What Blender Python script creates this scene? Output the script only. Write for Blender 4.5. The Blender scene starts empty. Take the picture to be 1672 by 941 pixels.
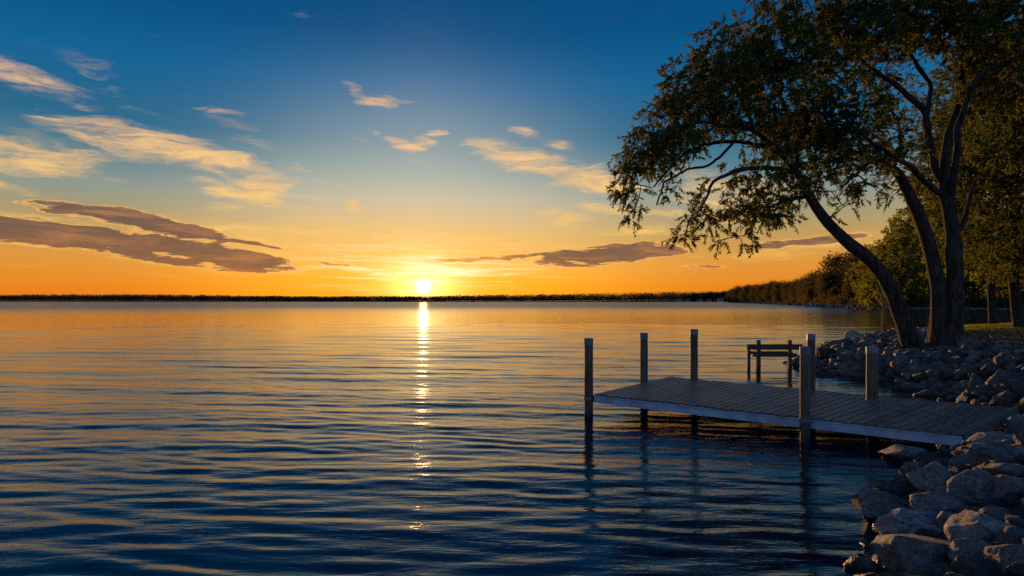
import bpy, math, random
import numpy as np
from mathutils import Vector, Matrix, Euler

# ---------------------------------------------------------------- camera
scene = bpy.context.scene
COL = scene.collection
CAM_H = 2.6
F_PX = 1080.0
HOR = 491.0
cam_d = bpy.data.cameras.new('camera')
cam_d.sensor_width = 36.0
cam_d.lens = F_PX / 1672.0 * 36.0
cam_d.shift_y = (HOR - 470.5) / 1672.0
cam_d.clip_start = 0.05
cam_d.clip_end = 20000.0
cam = bpy.data.objects.new('camera', cam_d)
cam.location = (0, 0, CAM_H)
cam.rotation_euler = (math.pi / 2, 0, 0)
COL.objects.link(cam)
scene.camera = cam

# ---------------------------------------------------------------- exposure
scene.view_settings.view_transform = 'Standard'
scene.view_settings.look = 'None'
scene.view_settings.exposure = 0.0
scene.view_settings.gamma = 1.0
scene.view_settings.use_curve_mapping = False
scene.render.engine = 'CYCLES'
scene.cycles.use_denoising = False
scene.cycles.max_bounces = 6
scene.cycles.transparent_max_bounces = 8
scene.cycles.sample_clamp_indirect = 4.0
scene.cycles.sample_clamp_direct = 8.0

# ---------------------------------------------------------------- sun direction
SUN_AZ = math.atan((691 - 836) / F_PX)
SUN_EL = math.atan((HOR - 468) / math.hypot(F_PX, 145))
sun_dir = Vector((math.sin(SUN_AZ) * math.cos(SUN_EL), math.cos(SUN_AZ) * math.cos(SUN_EL), math.sin(SUN_EL)))
sd = bpy.data.lights.new('sun', 'SUN')
sd.energy = 5.0
sd.angle = math.radians(0.55)
sd.color = (1.0, 0.52, 0.18)
sun = bpy.data.objects.new('sun', sd)
sun.rotation_euler = sun_dir.to_track_quat('Z', 'Y').to_euler()
COL.objects.link(sun)

# ---------------------------------------------------------------- sky
def lin(c, k=1.0):
    out = []
    for v in c:
        v = v / 255.0
        out.append((v / 12.92 if v <= 0.04045 else ((v + 0.055) / 1.055) ** 2.4) * k)
    return (*out, 1.0)

class NT:
    """small helper that wires shader nodes"""
    def __init__(s, tree):
        s.t = tree; s.n = tree.nodes; s.l = tree.links; s.n.clear()
    def node(s, typ, **kw):
        nd = s.n.new(typ)
        for k, v in kw.items():
            setattr(nd, k, v)
        return nd
    def put(s, sock, v):
        if isinstance(v, bpy.types.NodeSocket):
            s.l.new(v, sock)
        else:
            sock.default_value = v
    def math(s, op, a, b=0.0, c=None, clamp=False):
        nd = s.node('ShaderNodeMath', operation=op, use_clamp=clamp)
        s.put(nd.inputs[0], a); s.put(nd.inputs[1], b)
        if c is not None: s.put(nd.inputs[2], c)
        return nd.outputs[0]
    def vmath(s, op, a, b=None, scale=None):
        nd = s.node('ShaderNodeVectorMath', operation=op)
        s.put(nd.inputs[0], a)
        if b is not None: s.put(nd.inputs[1], b)
        if scale is not None: s.put(nd.inputs['Scale'], scale)
        return nd.outputs['Value'] if op in ('LENGTH', 'DOT_PRODUCT', 'DISTANCE') else nd.outputs[0]
    def comb(s, x, y, z=0.0):
        nd = s.node('ShaderNodeCombineXYZ')
        s.put(nd.inputs[0], x); s.put(nd.inputs[1], y); s.put(nd.inputs[2], z)
        return nd.outputs[0]
    def sep(s, v):
        nd = s.node('ShaderNodeSeparateXYZ'); s.put(nd.inputs[0], v); return nd.outputs
    def mix(s, f, a, b, blend='MIX'):
        nd = s.node('ShaderNodeMix', data_type='RGBA', blend_type=blend)
        s.put(nd.inputs[0], f); s.put(nd.inputs[6], a); s.put(nd.inputs[7], b)
        return nd.outputs[2]
    def ramp(s, f, stops, interp='LINEAR'):
        nd = s.node('ShaderNodeValToRGB'); cr = nd.color_ramp; cr.interpolation = interp
        while len(cr.elements) < len(stops): cr.elements.new(0.5)
        for e, (p, c) in zip(cr.elements, stops):
            e.position = p; e.color = c if len(c) == 4 else (*c, 1)
        s.put(nd.inputs[0], f)
        return nd.outputs[0]
    def mrange(s, v, a, b, c=0.0, d=1.0, smooth=True):
        nd = s.node('ShaderNodeMapRange', interpolation_type='SMOOTHSTEP' if smooth else 'LINEAR')
        s.put(nd.inputs[0], v); s.put(nd.inputs[1], a); s.put(nd.inputs[2], b); s.put(nd.inputs[3], c); s.put(nd.inputs[4], d)
        return nd.outputs[0]
    def mapping(s, v, loc=(0, 0, 0), rot=(0, 0, 0), scale=(1, 1, 1), typ='POINT'):
        nd = s.node('ShaderNodeMapping', vector_type=typ)
        s.put(nd.inputs[0], v); nd.inputs[1].default_value = loc; nd.inputs[2].default_value = rot; nd.inputs[3].default_value = scale
        return nd.outputs[0]
    def noise(s, v, scale, detail=4, rough=0.55, dist=0.0, color=False, lac=2.0):
        nd = s.node('ShaderNodeTexNoise')
        s.put(nd.inputs['Vector'], v); nd.inputs['Scale'].default_value = scale
        nd.inputs['Detail'].default_value = detail; nd.inputs['Roughness'].default_value = rough
        nd.inputs['Lacunarity'].default_value = lac; nd.inputs['Distortion'].default_value = dist
        return nd.outputs['Color'] if color else nd.outputs['Fac']

def UV(px, py):
    """direction of a sky feature as azimuth, elevation in milliradian-like units (1080 per radian)"""
    az = math.atan((px - 836) / F_PX)
    el = math.atan((HOR - py) / math.hypot(F_PX, px - 836))
    return az * F_PX, el * F_PX

# (x, y, half length, half thickness, fall towards the right in degrees, strength)
LIT = [
 (35,128,85,15,10,.8),(80,140,55,12,22,.75),(150,118,45,16,22,.42),(15,118,50,10,5,.5),
 (270,240,140,19,9,1.1),(370,258,85,12,14,.95),(170,226,95,19,14,.85),(150,250,70,13,35,.5),
 (60,252,88,24,-2,1.0),(20,232,60,12,5,.6),(5,301,45,7,6,.8),(365,186,34,5,3,.65),
 (400,322,60,16,10,1.1),(425,306,40,24,-12,1.2),(360,308,55,10,16,.8),(450,298,36,9,-14,.85),(370,342,36,8,-4,.95),(430,288,40,24,0,.45),
 (505,325,60,4,2,.6),(580,333,30,7,12,.9),(395,215,60,16,18,.35),
 (618,166,32,12,-4,.9),(590,153,34,7,25,.75),(645,168,34,4,-4,.55),
 (690,230,22,8,-10,1.0),(668,241,24,8,-4,1.0),(652,228,18,5,8,.9),(716,218,20,4,-5,.9),(618,219,12,4,20,.8),(588,231,22,4,8,.45),
 (678,265,16,3,4,.55),(666,284,12,3,2,.5),
 (800,240,55,13,10,.85),(860,262,90,22,15,1.05),(945,288,80,21,12,1.1),(995,305,60,16,5,1.0),(858,217,32,6,6,.8),(890,230,55,8,12,.5),
 (955,313,20,6,-5,.8),(922,356,44,10,4,1.0),(985,346,40,9,10,.75),(1035,373,60,9,-3,.9),(1075,350,50,9,0,.6),
 (1190,318,95,28,6,.85),(1230,345,60,14,0,.8),(1140,300,70,20,0,.6),
 (1320,402,140,14,-4,.7),(1230,418,150,8,0,.5),(1500,390,120,10,-3,.5),(1500,300,70,20,5,.4),
 (440,392,150,22,8,.85),(500,372,130,12,-2,.8),(590,368,46,8,-8,.8),(645,381,42,7,-7,.95),(550,395,110,14,6,.5),
 (690,424,150,9,-1,.8),(700,440,90,6,2,.95),(745,446,120,7,-4,.8),(650,447,80,6,3,.8),(710,460,48,3.5,0,1.0),
 (690,404,150,14,0,.55),(820,390,110,13,-6,.5),(850,432,130,5,-3,.5),(860,378,60,4,-6,.4),(560,418,150,6,2,.5),
 (330,270,90,6,22,.6),(470,262,60,5,24,.35),(540,300,80,4,8,.35),(480,338,90,4,-3,.5),(430,372,70,7,6,.8),(560,384,60,4,-8,.7),(620,404,90,4,3,.7),(470,410,60,4,4,.6),(720,384,80,4,-5,.6),(790,330,60,3,4,.3),(880,300,50,5,10,.4),(760,290,40,3,6,.25),(960,372,50,3,-4,.5),(1100,380,60,4,0,.5),(240,186,70,6,16,.28),(90,196,80,6,20,.3),(200,300,90,4,6,.25),(300,394,110,6,9,.9),(380,410,80,6,9,.8),(120,362,120,5,5,.8),(80,400,130,5,5,.8),(250,428,120,4,8,.7),(480,420,120,5,4,.6),(640,396,70,4,-6,.8),(770,398,90,4,-5,.6),(600,440,80,4,2,.8),(820,450,90,3,-2,.6),(740,466,40,2.5,-3,.7),(1080,402,80,4,0,.5),(930,402,60,3,-5,.6),(1010,440,120,4,2,.4),(300,450,150,3,1,.3),(150,300,100,6,12,.22),(500,280,70,8,10,.25),(560,250,90,6,5,.15),(520,20,70,9,22,.22),(492,26,14,5,10,.3),
 (120,440,150,4,3,.3),(500,352,90,14,3,.35),
]
DARK = [
 (165,349,90,9,7,.9),(250,366,110,12,9,1.0),(340,384,60,6,9,.7),(50,378,110,15,3,1.1),(170,388,140,14,5,1.1),(310,404,110,12,10,.95),
 (240,417,100,7,9,.9),(150,404,80,6,8,.7),(390,425,75,13,8,1.0),(430,437,60,4,3,.8),(20,370,60,12,4,.9),
 (990,415,110,14,-4,1.05),(1040,410,80,9,-2,.9),(930,425,70,9,3,.7),(810,421,80,5,-3,.75),(720,426,60,3.5,-5,.5),
 (543,432,28,2.5,2,.65),(420,400,70,4,10,.6),(90,362,60,4,6,.6),(1305,396,90,5,-3,.8),(1200,352,50,9,0,.5),(1150,435,60,3,0,.4),
 (10,302,20,4,6,.4),
]

def build_world():
    w = bpy.data.worlds.new('World'); scene.world = w; w.use_nodes = True
    k = NT(w.node_tree)
    tc = k.node('ShaderNodeTexCoord')
    d = k.vmath('NORMALIZE', tc.outputs['Generated'])
    x, y, z = k.sep(d)
    az = k.math('MULTIPLY', k.math('ARCTAN2', x, y), F_PX)
    el = k.math('MULTIPLY', k.math('ARCSINE', z), F_PX)
    P = k.comb(az, el)
    # clear sky by elevation, towards the sunset
    R = 1700.0
    V = [(0,(230,122,24)),(28,(231,138,38)),(60,(222,150,62)),(104,(190,155,93)),(135,(162,153,120)),(163,(138,150,142)),(205,(88,128,142)),
         (250,(40,104,138)),(339,(12,97,147)),(410,(0,80,131)),(480,(0,72,122)),(640,(0,62,114)),(1000,(6,52,104)),(1690,(10,46,92))]
    grad = k.ramp(k.math('DIVIDE', el, R), [(v / R, lin(c)) for v, c in V])
    # away from the sunset: slate blue with a mauve belt
    V2 = [(0,(146,152,168)),(120,(156,172,200)),(280,(128,160,204)),(520,(78,124,184)),(1000,(32,82,146)),(1690,(12,54,108))]
    back = k.ramp(k.math('DIVIDE', el, R), [(v / R, lin(c)) for v, c in V2])
    facing = k.vmath('DOT_PRODUCT', d, (math.sin(SUN_AZ), math.cos(SUN_AZ), 0))
    base = k.mix(k.mrange(facing, -0.35, 0.62), back, grad)
    # physical sky on top of it
    sky = k.node('ShaderNodeTexSky', sky_type='NISHITA', sun_disc=False, sun_elevation=SUN_EL, sun_rotation=SUN_AZ)
    sky.air_density = 1.2; sky.dust_density = 1.0; sky.ozone_density = 2.0
    base = k.mix(1.0, base, k.vmath('SCALE', sky.outputs[0], scale=0.004), 'ADD')
    # aureole round the sun
    su, sv = UV(691, 468)
    rel = k.vmath('SUBTRACT', P, (su, sv, 0))
    wide = k.ramp(k.math('DIVIDE', el, 300.0), [(.10, (.26, .16, .0)), (.45, (.36, .21, .09)), (.85, (.34, .30, .18))])
    def glow(sx, sy, col, amt, power=1.0):
        r = k.vmath('LENGTH', k.vmath('MULTIPLY', rel, (1 / sx, 1 / sy, 0)))
        g = k.math('MULTIPLY', k.math('EXPONENT', k.math('MULTIPLY', k.math('POWER', r, power), -1.0)), amt)
        return k.vmath('SCALE', col if isinstance(col, bpy.types.NodeSocket) else col[:3], scale=g)
    glows = None
    for g in (glow(330, 60, lin((255,150,30)), .07, 1.6), glow(150, 60, lin((255,186,50)), .20, 1.4),
              glow(75, 300, lin((255,190,120)), .035, 2.2), glow(345, 282, wide, 1.0, 3.8), glow(30, 20, lin((255,232,150)), 2.0, 1.1), glow(95, 40, lin((255,200,70)), .20, 1.5)):
        glows = g if glows is None else k.vmath('ADD', glows, g)
    base = k.mix(1.0, base, glows, 'ADD')
    # clouds: worked out sector by sector, so that each ray only weighs the clouds near it
    wv = k.noise(k.mapping(P, rot=(0, 0, math.radians(9)), scale=(1/170, 1/40, 1)), 1.0, 4, 0.6, color=True)
    warp = k.vmath('MULTIPLY', k.vmath('SUBTRACT', wv, (.5, .5, .5)), k.vmath('SCALE', (95, 34, 0), scale=k.mrange(el, 0.0, 170.0, 0.3, 1.0)))
    Pw = k.vmath('ADD', P, warp)
    Ps = k.vmath('ADD', P, k.vmath('SCALE', warp, scale=1.5))
    streak = k.noise(k.mapping(Ps, rot=(0, 0, math.radians(13)), scale=(1/120, 1/15, 1)), 1.0, 6, 0.62)
    fine = k.noise(k.mapping(Ps, rot=(0, 0, math.radians(8)), scale=(1/34, 1/7, 1)), 1.0, 3, 0.65)
    nz = k.math('MULTIPLY_ADD', streak, 2.3, k.math('MULTIPLY_ADD', fine, 0.9, -1.6))   # about 0, +-0.5
    litc = k.ramp(k.math('DIVIDE', el, 500.0), [(0, lin((255,180,64))), (.10, lin((255,200,96))), (.28, lin((255,205,120))), (.5, lin((252,202,142))), (.8, lin((214,176,150)))])
    prox = k.mrange(k.vmath('LENGTH', k.vmath('MULTIPLY', rel, (1 / 300, 1 / 100, 0))), 0.1, 1.0, 1.0, 0.0)
    litc = k.mix(prox, litc, (1.6, 1.35, 0.85, 1))
    darkc = k.ramp(k.math('DIVIDE', el, 300.0), [(0, lin((186,104,50))), (.2, lin((130,92,68))), (.42, lin((94,82,80))), (.9, lin((110,108,122)))])
    darkc = k.mix(k.mrange(prox, 0.0, 0.7), darkc, lin((250,158,40)))
    darkc = k.mix(k.mrange(streak, 0.46, 0.72, 0.0, 0.38), darkc, lin((236,150,84)))
    litc = k.mix(k.mrange(nz, -0.45, 0.35, 0.55, 0.0), litc, k.mix(0.45, litc, lin((196,140,104))))
    # thin veils low over the lake, thickest round the sun
    veil = k.noise(k.mapping(k.vmath('ADD', P, k.vmath('SCALE', warp, scale=.5)), rot=(0, 0, math.radians(-2)), scale=(1/170, 1/6.5, 1)), 1.0, 5, 0.66)
    veil = k.math('MULTIPLY', k.mrange(veil, 0.49, 0.66), k.mrange(k.vmath('LENGTH', k.vmath('MULTIPLY', k.vmath('SUBTRACT', P, (su, 62.0, 0)), (1 / 430, 1 / 62, 0))), 0.15, 1.0, 0.9, 0.0))
    rimc = k.mix(0.5, litc, lin((255,172,84)))
    disc = k.mrange(k.vmath('LENGTH', rel), 2.0, 14.0, 1.0, 0.0)
    def field(lst):
        acc = None; Pc = Pw
        for i, (px, py, L, T, a, s) in enumerate(lst):
            if i and i % 12 == 0:      # keeps the number of values alive at once small
                Pc = k.vmath('ADD', Pw, k.comb(0.0, 0.0, k.math('MULTIPLY', acc, 1e-7)))
            u, v = UV(px, py)
            q = k.mapping(Pc, loc=(u, v, 0), rot=(0, 0, -math.radians(a)), scale=(L * 1.3, T * 1.45, 1), typ='TEXTURE')
            m = k.math('MAXIMUM', k.math('MULTIPLY_ADD', k.vmath('DOT_PRODUCT', q, q), -s, s), 0.0)
            acc = m if acc is None else k.math('SMOOTH_MAX', acc, m, 0.12)
        return k.math('MAXIMUM', k.math('SUBTRACT', acc, 0.07), 0.0) if acc is not None else k.math('MULTIPLY', el, 0.0)
    def sector(lo, hi):
        def near(c):
            u = UV(c[0], c[1])[0]; return u + c[2] * 1.3 + 60 > lo and u - c[2] * 1.3 - 60 < hi
        lf = field([c for c in LIT if near(c)]); df = field([c for c in DARK if near(c)])
        # wisps: the noise eats into the thin parts and feathers the edges
        a = k.math('MULTIPLY_ADD', nz, k.math('MULTIPLY_ADD', lf, 0.35, 0.75), lf)
        lit = k.math('MULTIPLY', k.mrange(a, 0.10, 1.35), k.math('MINIMUM', k.math('MULTIPLY', lf, 3.5), 1.0))
        dk = k.math('MULTIPLY', k.math('MULTIPLY_ADD', nz, 1.25, df), k.math('MINIMUM', k.math('MULTIPLY', df, 4.0), 1.0))
        rim = k.mrange(dk, 0.06, 0.28); dark = k.mrange(dk, 0.22, 0.50)
        c = k.mix(k.math('MULTIPLY', k.math('MAXIMUM', lit, veil), 0.92), base, litc)
        c = k.mix(k.math('MULTIPLY', rim, 0.85), c, rimc)
        c = k.mix(k.math('MULTIPLY', dark, 0.94), c, darkc)
        c = k.mix(disc, c, (9.0, 7.6, 4.6, 1))
        b = k.node('ShaderNodeBackground'); k.put(b.inputs[0], c); b.inputs[1].default_value = 1.0
        return b.outputs[0]
    def mixs(f, a, b):
        nd = k.node('ShaderNodeMixShader'); k.put(nd.inputs[0], f); k.put(nd.inputs[1], a); k.put(nd.inputs[2], b); return nd.outputs[0]
    edges = [-1400, -440, -150, 60, 1400]
    sh = sector(edges[0], edges[1])
    for e0, e1 in zip(edges[1:], edges[2:]):
        sh = mixs(k.math('GREATER_THAN', az, float(e0)), sh, sector(e0, e1))
    plain = k.node('ShaderNodeBackground'); k.put(plain.inputs[0], base)
    inside = k.math('MULTIPLY', k.math('COMPARE', el, 250.0, 255.0), k.math('COMPARE', az, 0.0, 1300.0))
    sh = mixs(inside, plain.outputs[0], sh)
    out = k.node('ShaderNodeOutputWorld'); k.l.new(sh, out.inputs[0])
    w.cycles.sampling_method = 'MANUAL'; w.cycles.sample_map_resolution = 1024
build_world()

# ================================================================ helpers
rng = np.random.default_rng(7)

def mesh_np(name, V, faces, mat=None, smooth=False, mat_idx=None):
    """mesh from numpy vertices and a list of (M,k) face arrays"""
    me = bpy.data.meshes.new(name)
    V = np.asarray(V, dtype=np.float32)
    if isinstance(faces, np.ndarray): faces = [faces]
    me.vertices.add(len(V)); me.vertices.foreach_set('co', V.ravel())
    nl = sum(f.size for f in faces); nf = sum(len(f) for f in faces)
    me.loops.add(nl); me.polygons.add(nf)
    me.loops.foreach_set('vertex_index', np.concatenate([f.ravel() for f in faces]).astype(np.int32))
    ls = []; o = 0
    for f in faces:
        ls.append(o + np.arange(len(f)) * f.shape[1]); o += f.size
    me.polygons.foreach_set('loop_start', np.concatenate(ls).astype(np.int32))
    me.update(calc_edges=True)
    me.polygons.foreach_set('use_smooth', np.full(nf, bool(smooth)))
    if mat: me.materials.append(mat)
    me.validate()
    return me

def link(name, me, parent=None, loc=None):
    o = bpy.data.objects.new(name, me); COL.objects.link(o)
    if parent is not None: o.parent = parent
    if loc is not None: o.location = loc
    return o

def tag(o, label=None, cat=None, group=None, kind=None):
    if label: o['label'] = label
    if cat: o['category'] = cat
    if group: o['group'] = group
    if kind: o['kind'] = kind
    return o

def empty(name, loc, label, cat, group=None, rz=0.0):
    o = bpy.data.objects.new(name, None); COL.objects.link(o)
    o.location = loc; o.rotation_euler = (0, 0, rz); o.empty_display_size = 0.2
    return tag(o, label, cat, group)

class Geo:
    """collects pieces into one mesh"""
    def __init__(s): s.V = []; s.F = {}; s.n = 0
    def add(s, V, faces):
        V = np.asarray(V, float); s.V.append(V)
        for f in (faces if isinstance(faces, list) else [faces]):
            f = np.asarray(f); s.F.setdefault(f.shape[1], []).append(f + s.n)
        s.n += len(V)
    def mesh(s, name, mat, smooth=False):
        return mesh_np(name, np.concatenate(s.V), [np.concatenate(v) for v in s.F.values()], mat, smooth)

BOXF = np.array([[0,3,2,1],[4,5,6,7],[0,1,5,4],[1,2,6,5],[2,3,7,6],[3,0,4,7]])
def prism(geo, quad_bottom, quad_top):
    geo.add(np.array(list(quad_bottom) + list(quad_top), float), BOXF)

def new_mat(name):
    m = bpy.data.materials.new(name); m.use_nodes = True
    k = NT(m.node_tree)
    return m, k

def principled(k, color, rough, bump=None, spec=0.3, bump_dist=0.02, bump_str=0.6, **kw):
    b = k.node('ShaderNodeBsdfPrincipled')
    k.put(b.inputs['Base Color'], color); k.put(b.inputs['Roughness'], rough)
    b.inputs['Specular IOR Level'].default_value = spec
    for n, v in kw.items(): k.put(b.inputs[n.replace('_', ' ')], v)
    if bump is not None:
        bp = k.node('ShaderNodeBump'); bp.inputs['Distance'].default_value = bump_dist; bp.inputs['Strength'].default_value = bump_str
        k.put(bp.inputs['Height'], bump); k.put(b.inputs['Normal'], bp.outputs[0])
    o = k.node('ShaderNodeOutputMaterial'); k.l.new(b.outputs[0], o.inputs[0])
    return b

# smooth value noise in numpy, for shaping terrain and stones
def vnoise(P, seed=0):
    P = np.asarray(P, float); I = np.floor(P).astype(np.int64); f = P - I; f = f * f * (3 - 2 * f)
    def h(ix, iy, iz):
        n = (ix * 374761393 + iy * 668265263 + iz * 2147483647 + seed * 1274126177) & 0xFFFFFFFF
        n = ((n ^ (n >> 13)) * 1274126177) & 0xFFFFFFFF
        n = (n ^ (n >> 16)) & 0xFFFF
        return n / 65535.0
    r = 0
    for dx in (0, 1):
        for dy in (0, 1):
            for dz in (0, 1):
                w = (f[:, 0] if dx else 1 - f[:, 0]) * (f[:, 1] if dy else 1 - f[:, 1]) * (f[:, 2] if dz else 1 - f[:, 2])
                r = r + w * h(I[:, 0] + dx, I[:, 1] + dy, I[:, 2] + dz)
    return r * 2 - 1

def fbm(P, oct=4, seed=0):
    r = 0; a = 1; P = np.asarray(P, float)
    for i in range(oct):
        r = r + a * vnoise(P, seed + i); a *= 0.5; P = P * 2.03
    return r

# ================================================================ terrain
NEAR = np.array([(-60,-14),(-30,-5),(-8,-0.8),(0,1.0),(1.9,3.2),(3.1,5.2),(3.7,6.6),(4.15,7.7),(4.9,8.7),(6.0,9.8),(7.3,11.3),(8.9,12.9),(10.6,15.0),
  (11.7,17.2),(11.9,19.2),(11.5,21.6),(11.3,24.6),(11.9,27.2),(13.8,30.6),(17.2,35.2),(22.0,41.0),(28.0,47.5),(36,52),(60,57),(140,62),(400,60),(400,-200),(-60,-200)], float)
FAR = np.array([(-5000,1500),(-2600,1560),(-1200,1450),(-300,1390),(200,1400),(459,1400),(415,1250),(328,1000),(262,720),(214,510),(168,400),(151,318),(140,272),
  (118,220),(107,190),(112,172),(128,168),(160,190),(230,180),(420,150),(420,60),(5000,60),(5000,7000),(-5000,7000)], float)

def sdf(P, poly):
    """signed distance, positive inside"""
    x, y = P[:, 0], P[:, 1]
    best = np.full(len(P), 1e18); inside = np.zeros(len(P), bool)
    n = len(poly)
    for i in range(n):
        a = poly[i]; b = poly[(i + 1) % n]; e = b - a
        t = np.clip(((x - a[0]) * e[0] + (y - a[1]) * e[1]) / (e @ e), 0, 1)
        d = (x - a[0] - t * e[0]) ** 2 + (y - a[1] - t * e[1]) ** 2
        best = np.minimum(best, d)
        c = ((a[1] > y) != (b[1] > y)) & (x < (b[0] - a[0]) * (y - a[1]) / (b[1] - a[1] + 1e-12) + a[0])
        inside ^= c
    return np.sqrt(best) * np.where(inside, 1, -1)

def height(P):
    P = np.asarray(P, float).reshape(-1, 2)
    P3 = np.column_stack([P, np.zeros(len(P))])
    n = sdf(P, NEAR) + 0.25 * fbm(P3 * 0.9, 3, 3)
    hn = np.where(n > 0, 1.0 * (1 - np.exp(-n / 1.7)) + 0.012 * np.clip(n - 10, 0, 60), np.maximum(n * 0.45, -3.0))
    hn = hn + 0.05 * fbm(P3 * 0.7, 3, 9) * np.clip(n + 1, 0, 1)
    # hollow under and around the shore end of the dock
    hn = np.where(hn > 0, hn * (1 - 0.80 * np.exp(-(((P[:, 0] - 9.0) / 2.3) ** 2 + ((P[:, 1] - 12.8) / 2.6) ** 2) ** 1.5)), hn)
    f = sdf(P, FAR) + np.clip(np.hypot(P[:, 0], P[:, 1]) / 150, 0, 8) * fbm(P3 * 0.02, 3, 5)
    far_w = np.clip((P[:, 1] - 900) / 500, 0, 1)
    hills = (3.0 + 3.2 * vnoise(P3 / 420 + 7, 2)) * np.clip(f / 60, 0, 1) * far_w * (0.75 + 0.25 * np.clip((P[:, 0] + 900) / 1500, 0, 1.6)) + np.clip(f - 150, 0, 900) * 0.006
    hf = np.where(f > 0, 1.1 * (1 - np.exp(-f / 2.5)) + hills, np.maximum(f * 0.2, -3.0))
    return np.maximum(hn, hf)

def polar_grid(angs, rads):
    A, R = np.meshgrid(angs, rads)             # angle 0 = +Y
    X = R * np.sin(A); Y = R * np.cos(A)
    nr, na = A.shape
    i = np.arange(nr - 1)[:, None] * na + np.arange(na - 1)[None, :]
    q = np.stack([i, i + na, i + na + 1, i + 1], -1).reshape(-1, 4)[:, ::-1]
    return X.ravel(), Y.ravel(), q

def geo_rads(r0, r1, f):
    out = [r0]
    while out[-1] < r1: out.append(out[-1] * f)
    return np.array(out)

def m_ground():
    m, k = new_mat('earth_and_gravel')
    g = k.node('ShaderNodeNewGeometry')
    p = g.outputs['Position']
    n1 = k.noise(p, 0.8, 6, 0.6); n2 = k.noise(p, 9.0, 5, 0.65); n3 = k.noise(p, 45.0, 3, 0.6)
    x, y, z = k.sep(p)
    soil = k.mix(k.mrange(n2, 0.35, 0.7), (0.035, 0.025, 0.017, 1), (0.10, 0.078, 0.055, 1))
    leaves = k.mix(k.mrange(n3, 0.56, 0.62), soil, (0.20, 0.095, 0.035, 1))
    grass = k.mix(n3, (0.045, 0.060, 0.014, 1), (0.12, 0.12, 0.03, 1))
    gm = k.math('MULTIPLY', k.mrange(k.math('ADD', y, k.math('MULTIPLY', n1, 4.0)), 33.0, 37.0), k.mrange(z, 0.55, 0.9))
    c = k.mix(gm, leaves, grass)
    principled(k, c, 0.95, k.math('ADD', n2, k.math('MULTIPLY', n3, 0.5)), 0.2, 0.05, 0.8)
    return m

angs = np.concatenate([np.radians(np.linspace(-180, -50, 40)[:-1]), np.radians(np.linspace(-50, 55, 330)), np.radians(np.linspace(55, 180, 40)[1:])])
rads = np.concatenate([[0.0], geo_rads(0.6, 9000, 1.0165)])
X, Y, Q = polar_grid(angs, rads)
tz = height(np.column_stack([X, Y]))
terrain = link('ground', mesh_np('ground', np.column_stack([X, Y, tz]), Q, m_ground(), True))
tag(terrain, kind='structure')

def hz(x, y):
    return float(height(np.array([[x, y]]))[0])

def on_ground(px, py, dmin=3.0, dmax=400.0, lift=0.0):
    """where the sight line towards (px, py) of the photograph meets the land or the water"""
    D = np.geomspace(dmin, dmax, 1600)
    x = (px - 836) / F_PX * D; z = CAM_H - (py - HOR) / F_PX * D
    h = np.maximum(height(np.column_stack([x, D])), 0) + lift
    i = np.argmax(z <= h)
    return float(x[i]), float(D[i]), float(h[i])

def at(px, py, D):
    return Vector(((px - 836) / F_PX * D, D, CAM_H + (HOR - py) / F_PX * D))

# ================================================================ water
def wave_height(x, y, fade):
    h = np.zeros_like(x)
    r = np.random.default_rng(11)
    R = np.hypot(x, y)
    for i in range(90):
        L = 0.30 * (4.6 / 0.30) ** (i / 89.0)
        th = r.normal(0, 0.13 if L > 0.8 else 0.30) + 0.06
        kx, ky = math.sin(th) * 2 * math.pi / L, math.cos(th) * 2 * math.pi / L
        slope = 0.0150 * (1.0 if L > 1.0 else 1.32)
        a = slope * L / (2 * math.pi)
        # gusts make each train swell and die away
        gx, gy, gp = r.uniform(0.02, 0.10), r.uniform(0.05, 0.22), r.uniform(0, 6.28)
        env = 0.55 + 0.45 * np.sin(gx * x * (1 if r.random() > .5 else -1) + gy * y + gp)
        if L > 0.9: a = a * np.clip((R - 5.0) / (8.5 * L), 0.22, 1)
        a = a * np.interp(R, [5, 14, 20, 30, 60], [1.12, 1.0, .97, .72, .52])
        h += a * env * np.sin(kx * x + ky * y + r.uniform(0, 6.28)) * np.clip((L * fade - 1.0) * 1.5, 0, 1)
    return h

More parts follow.
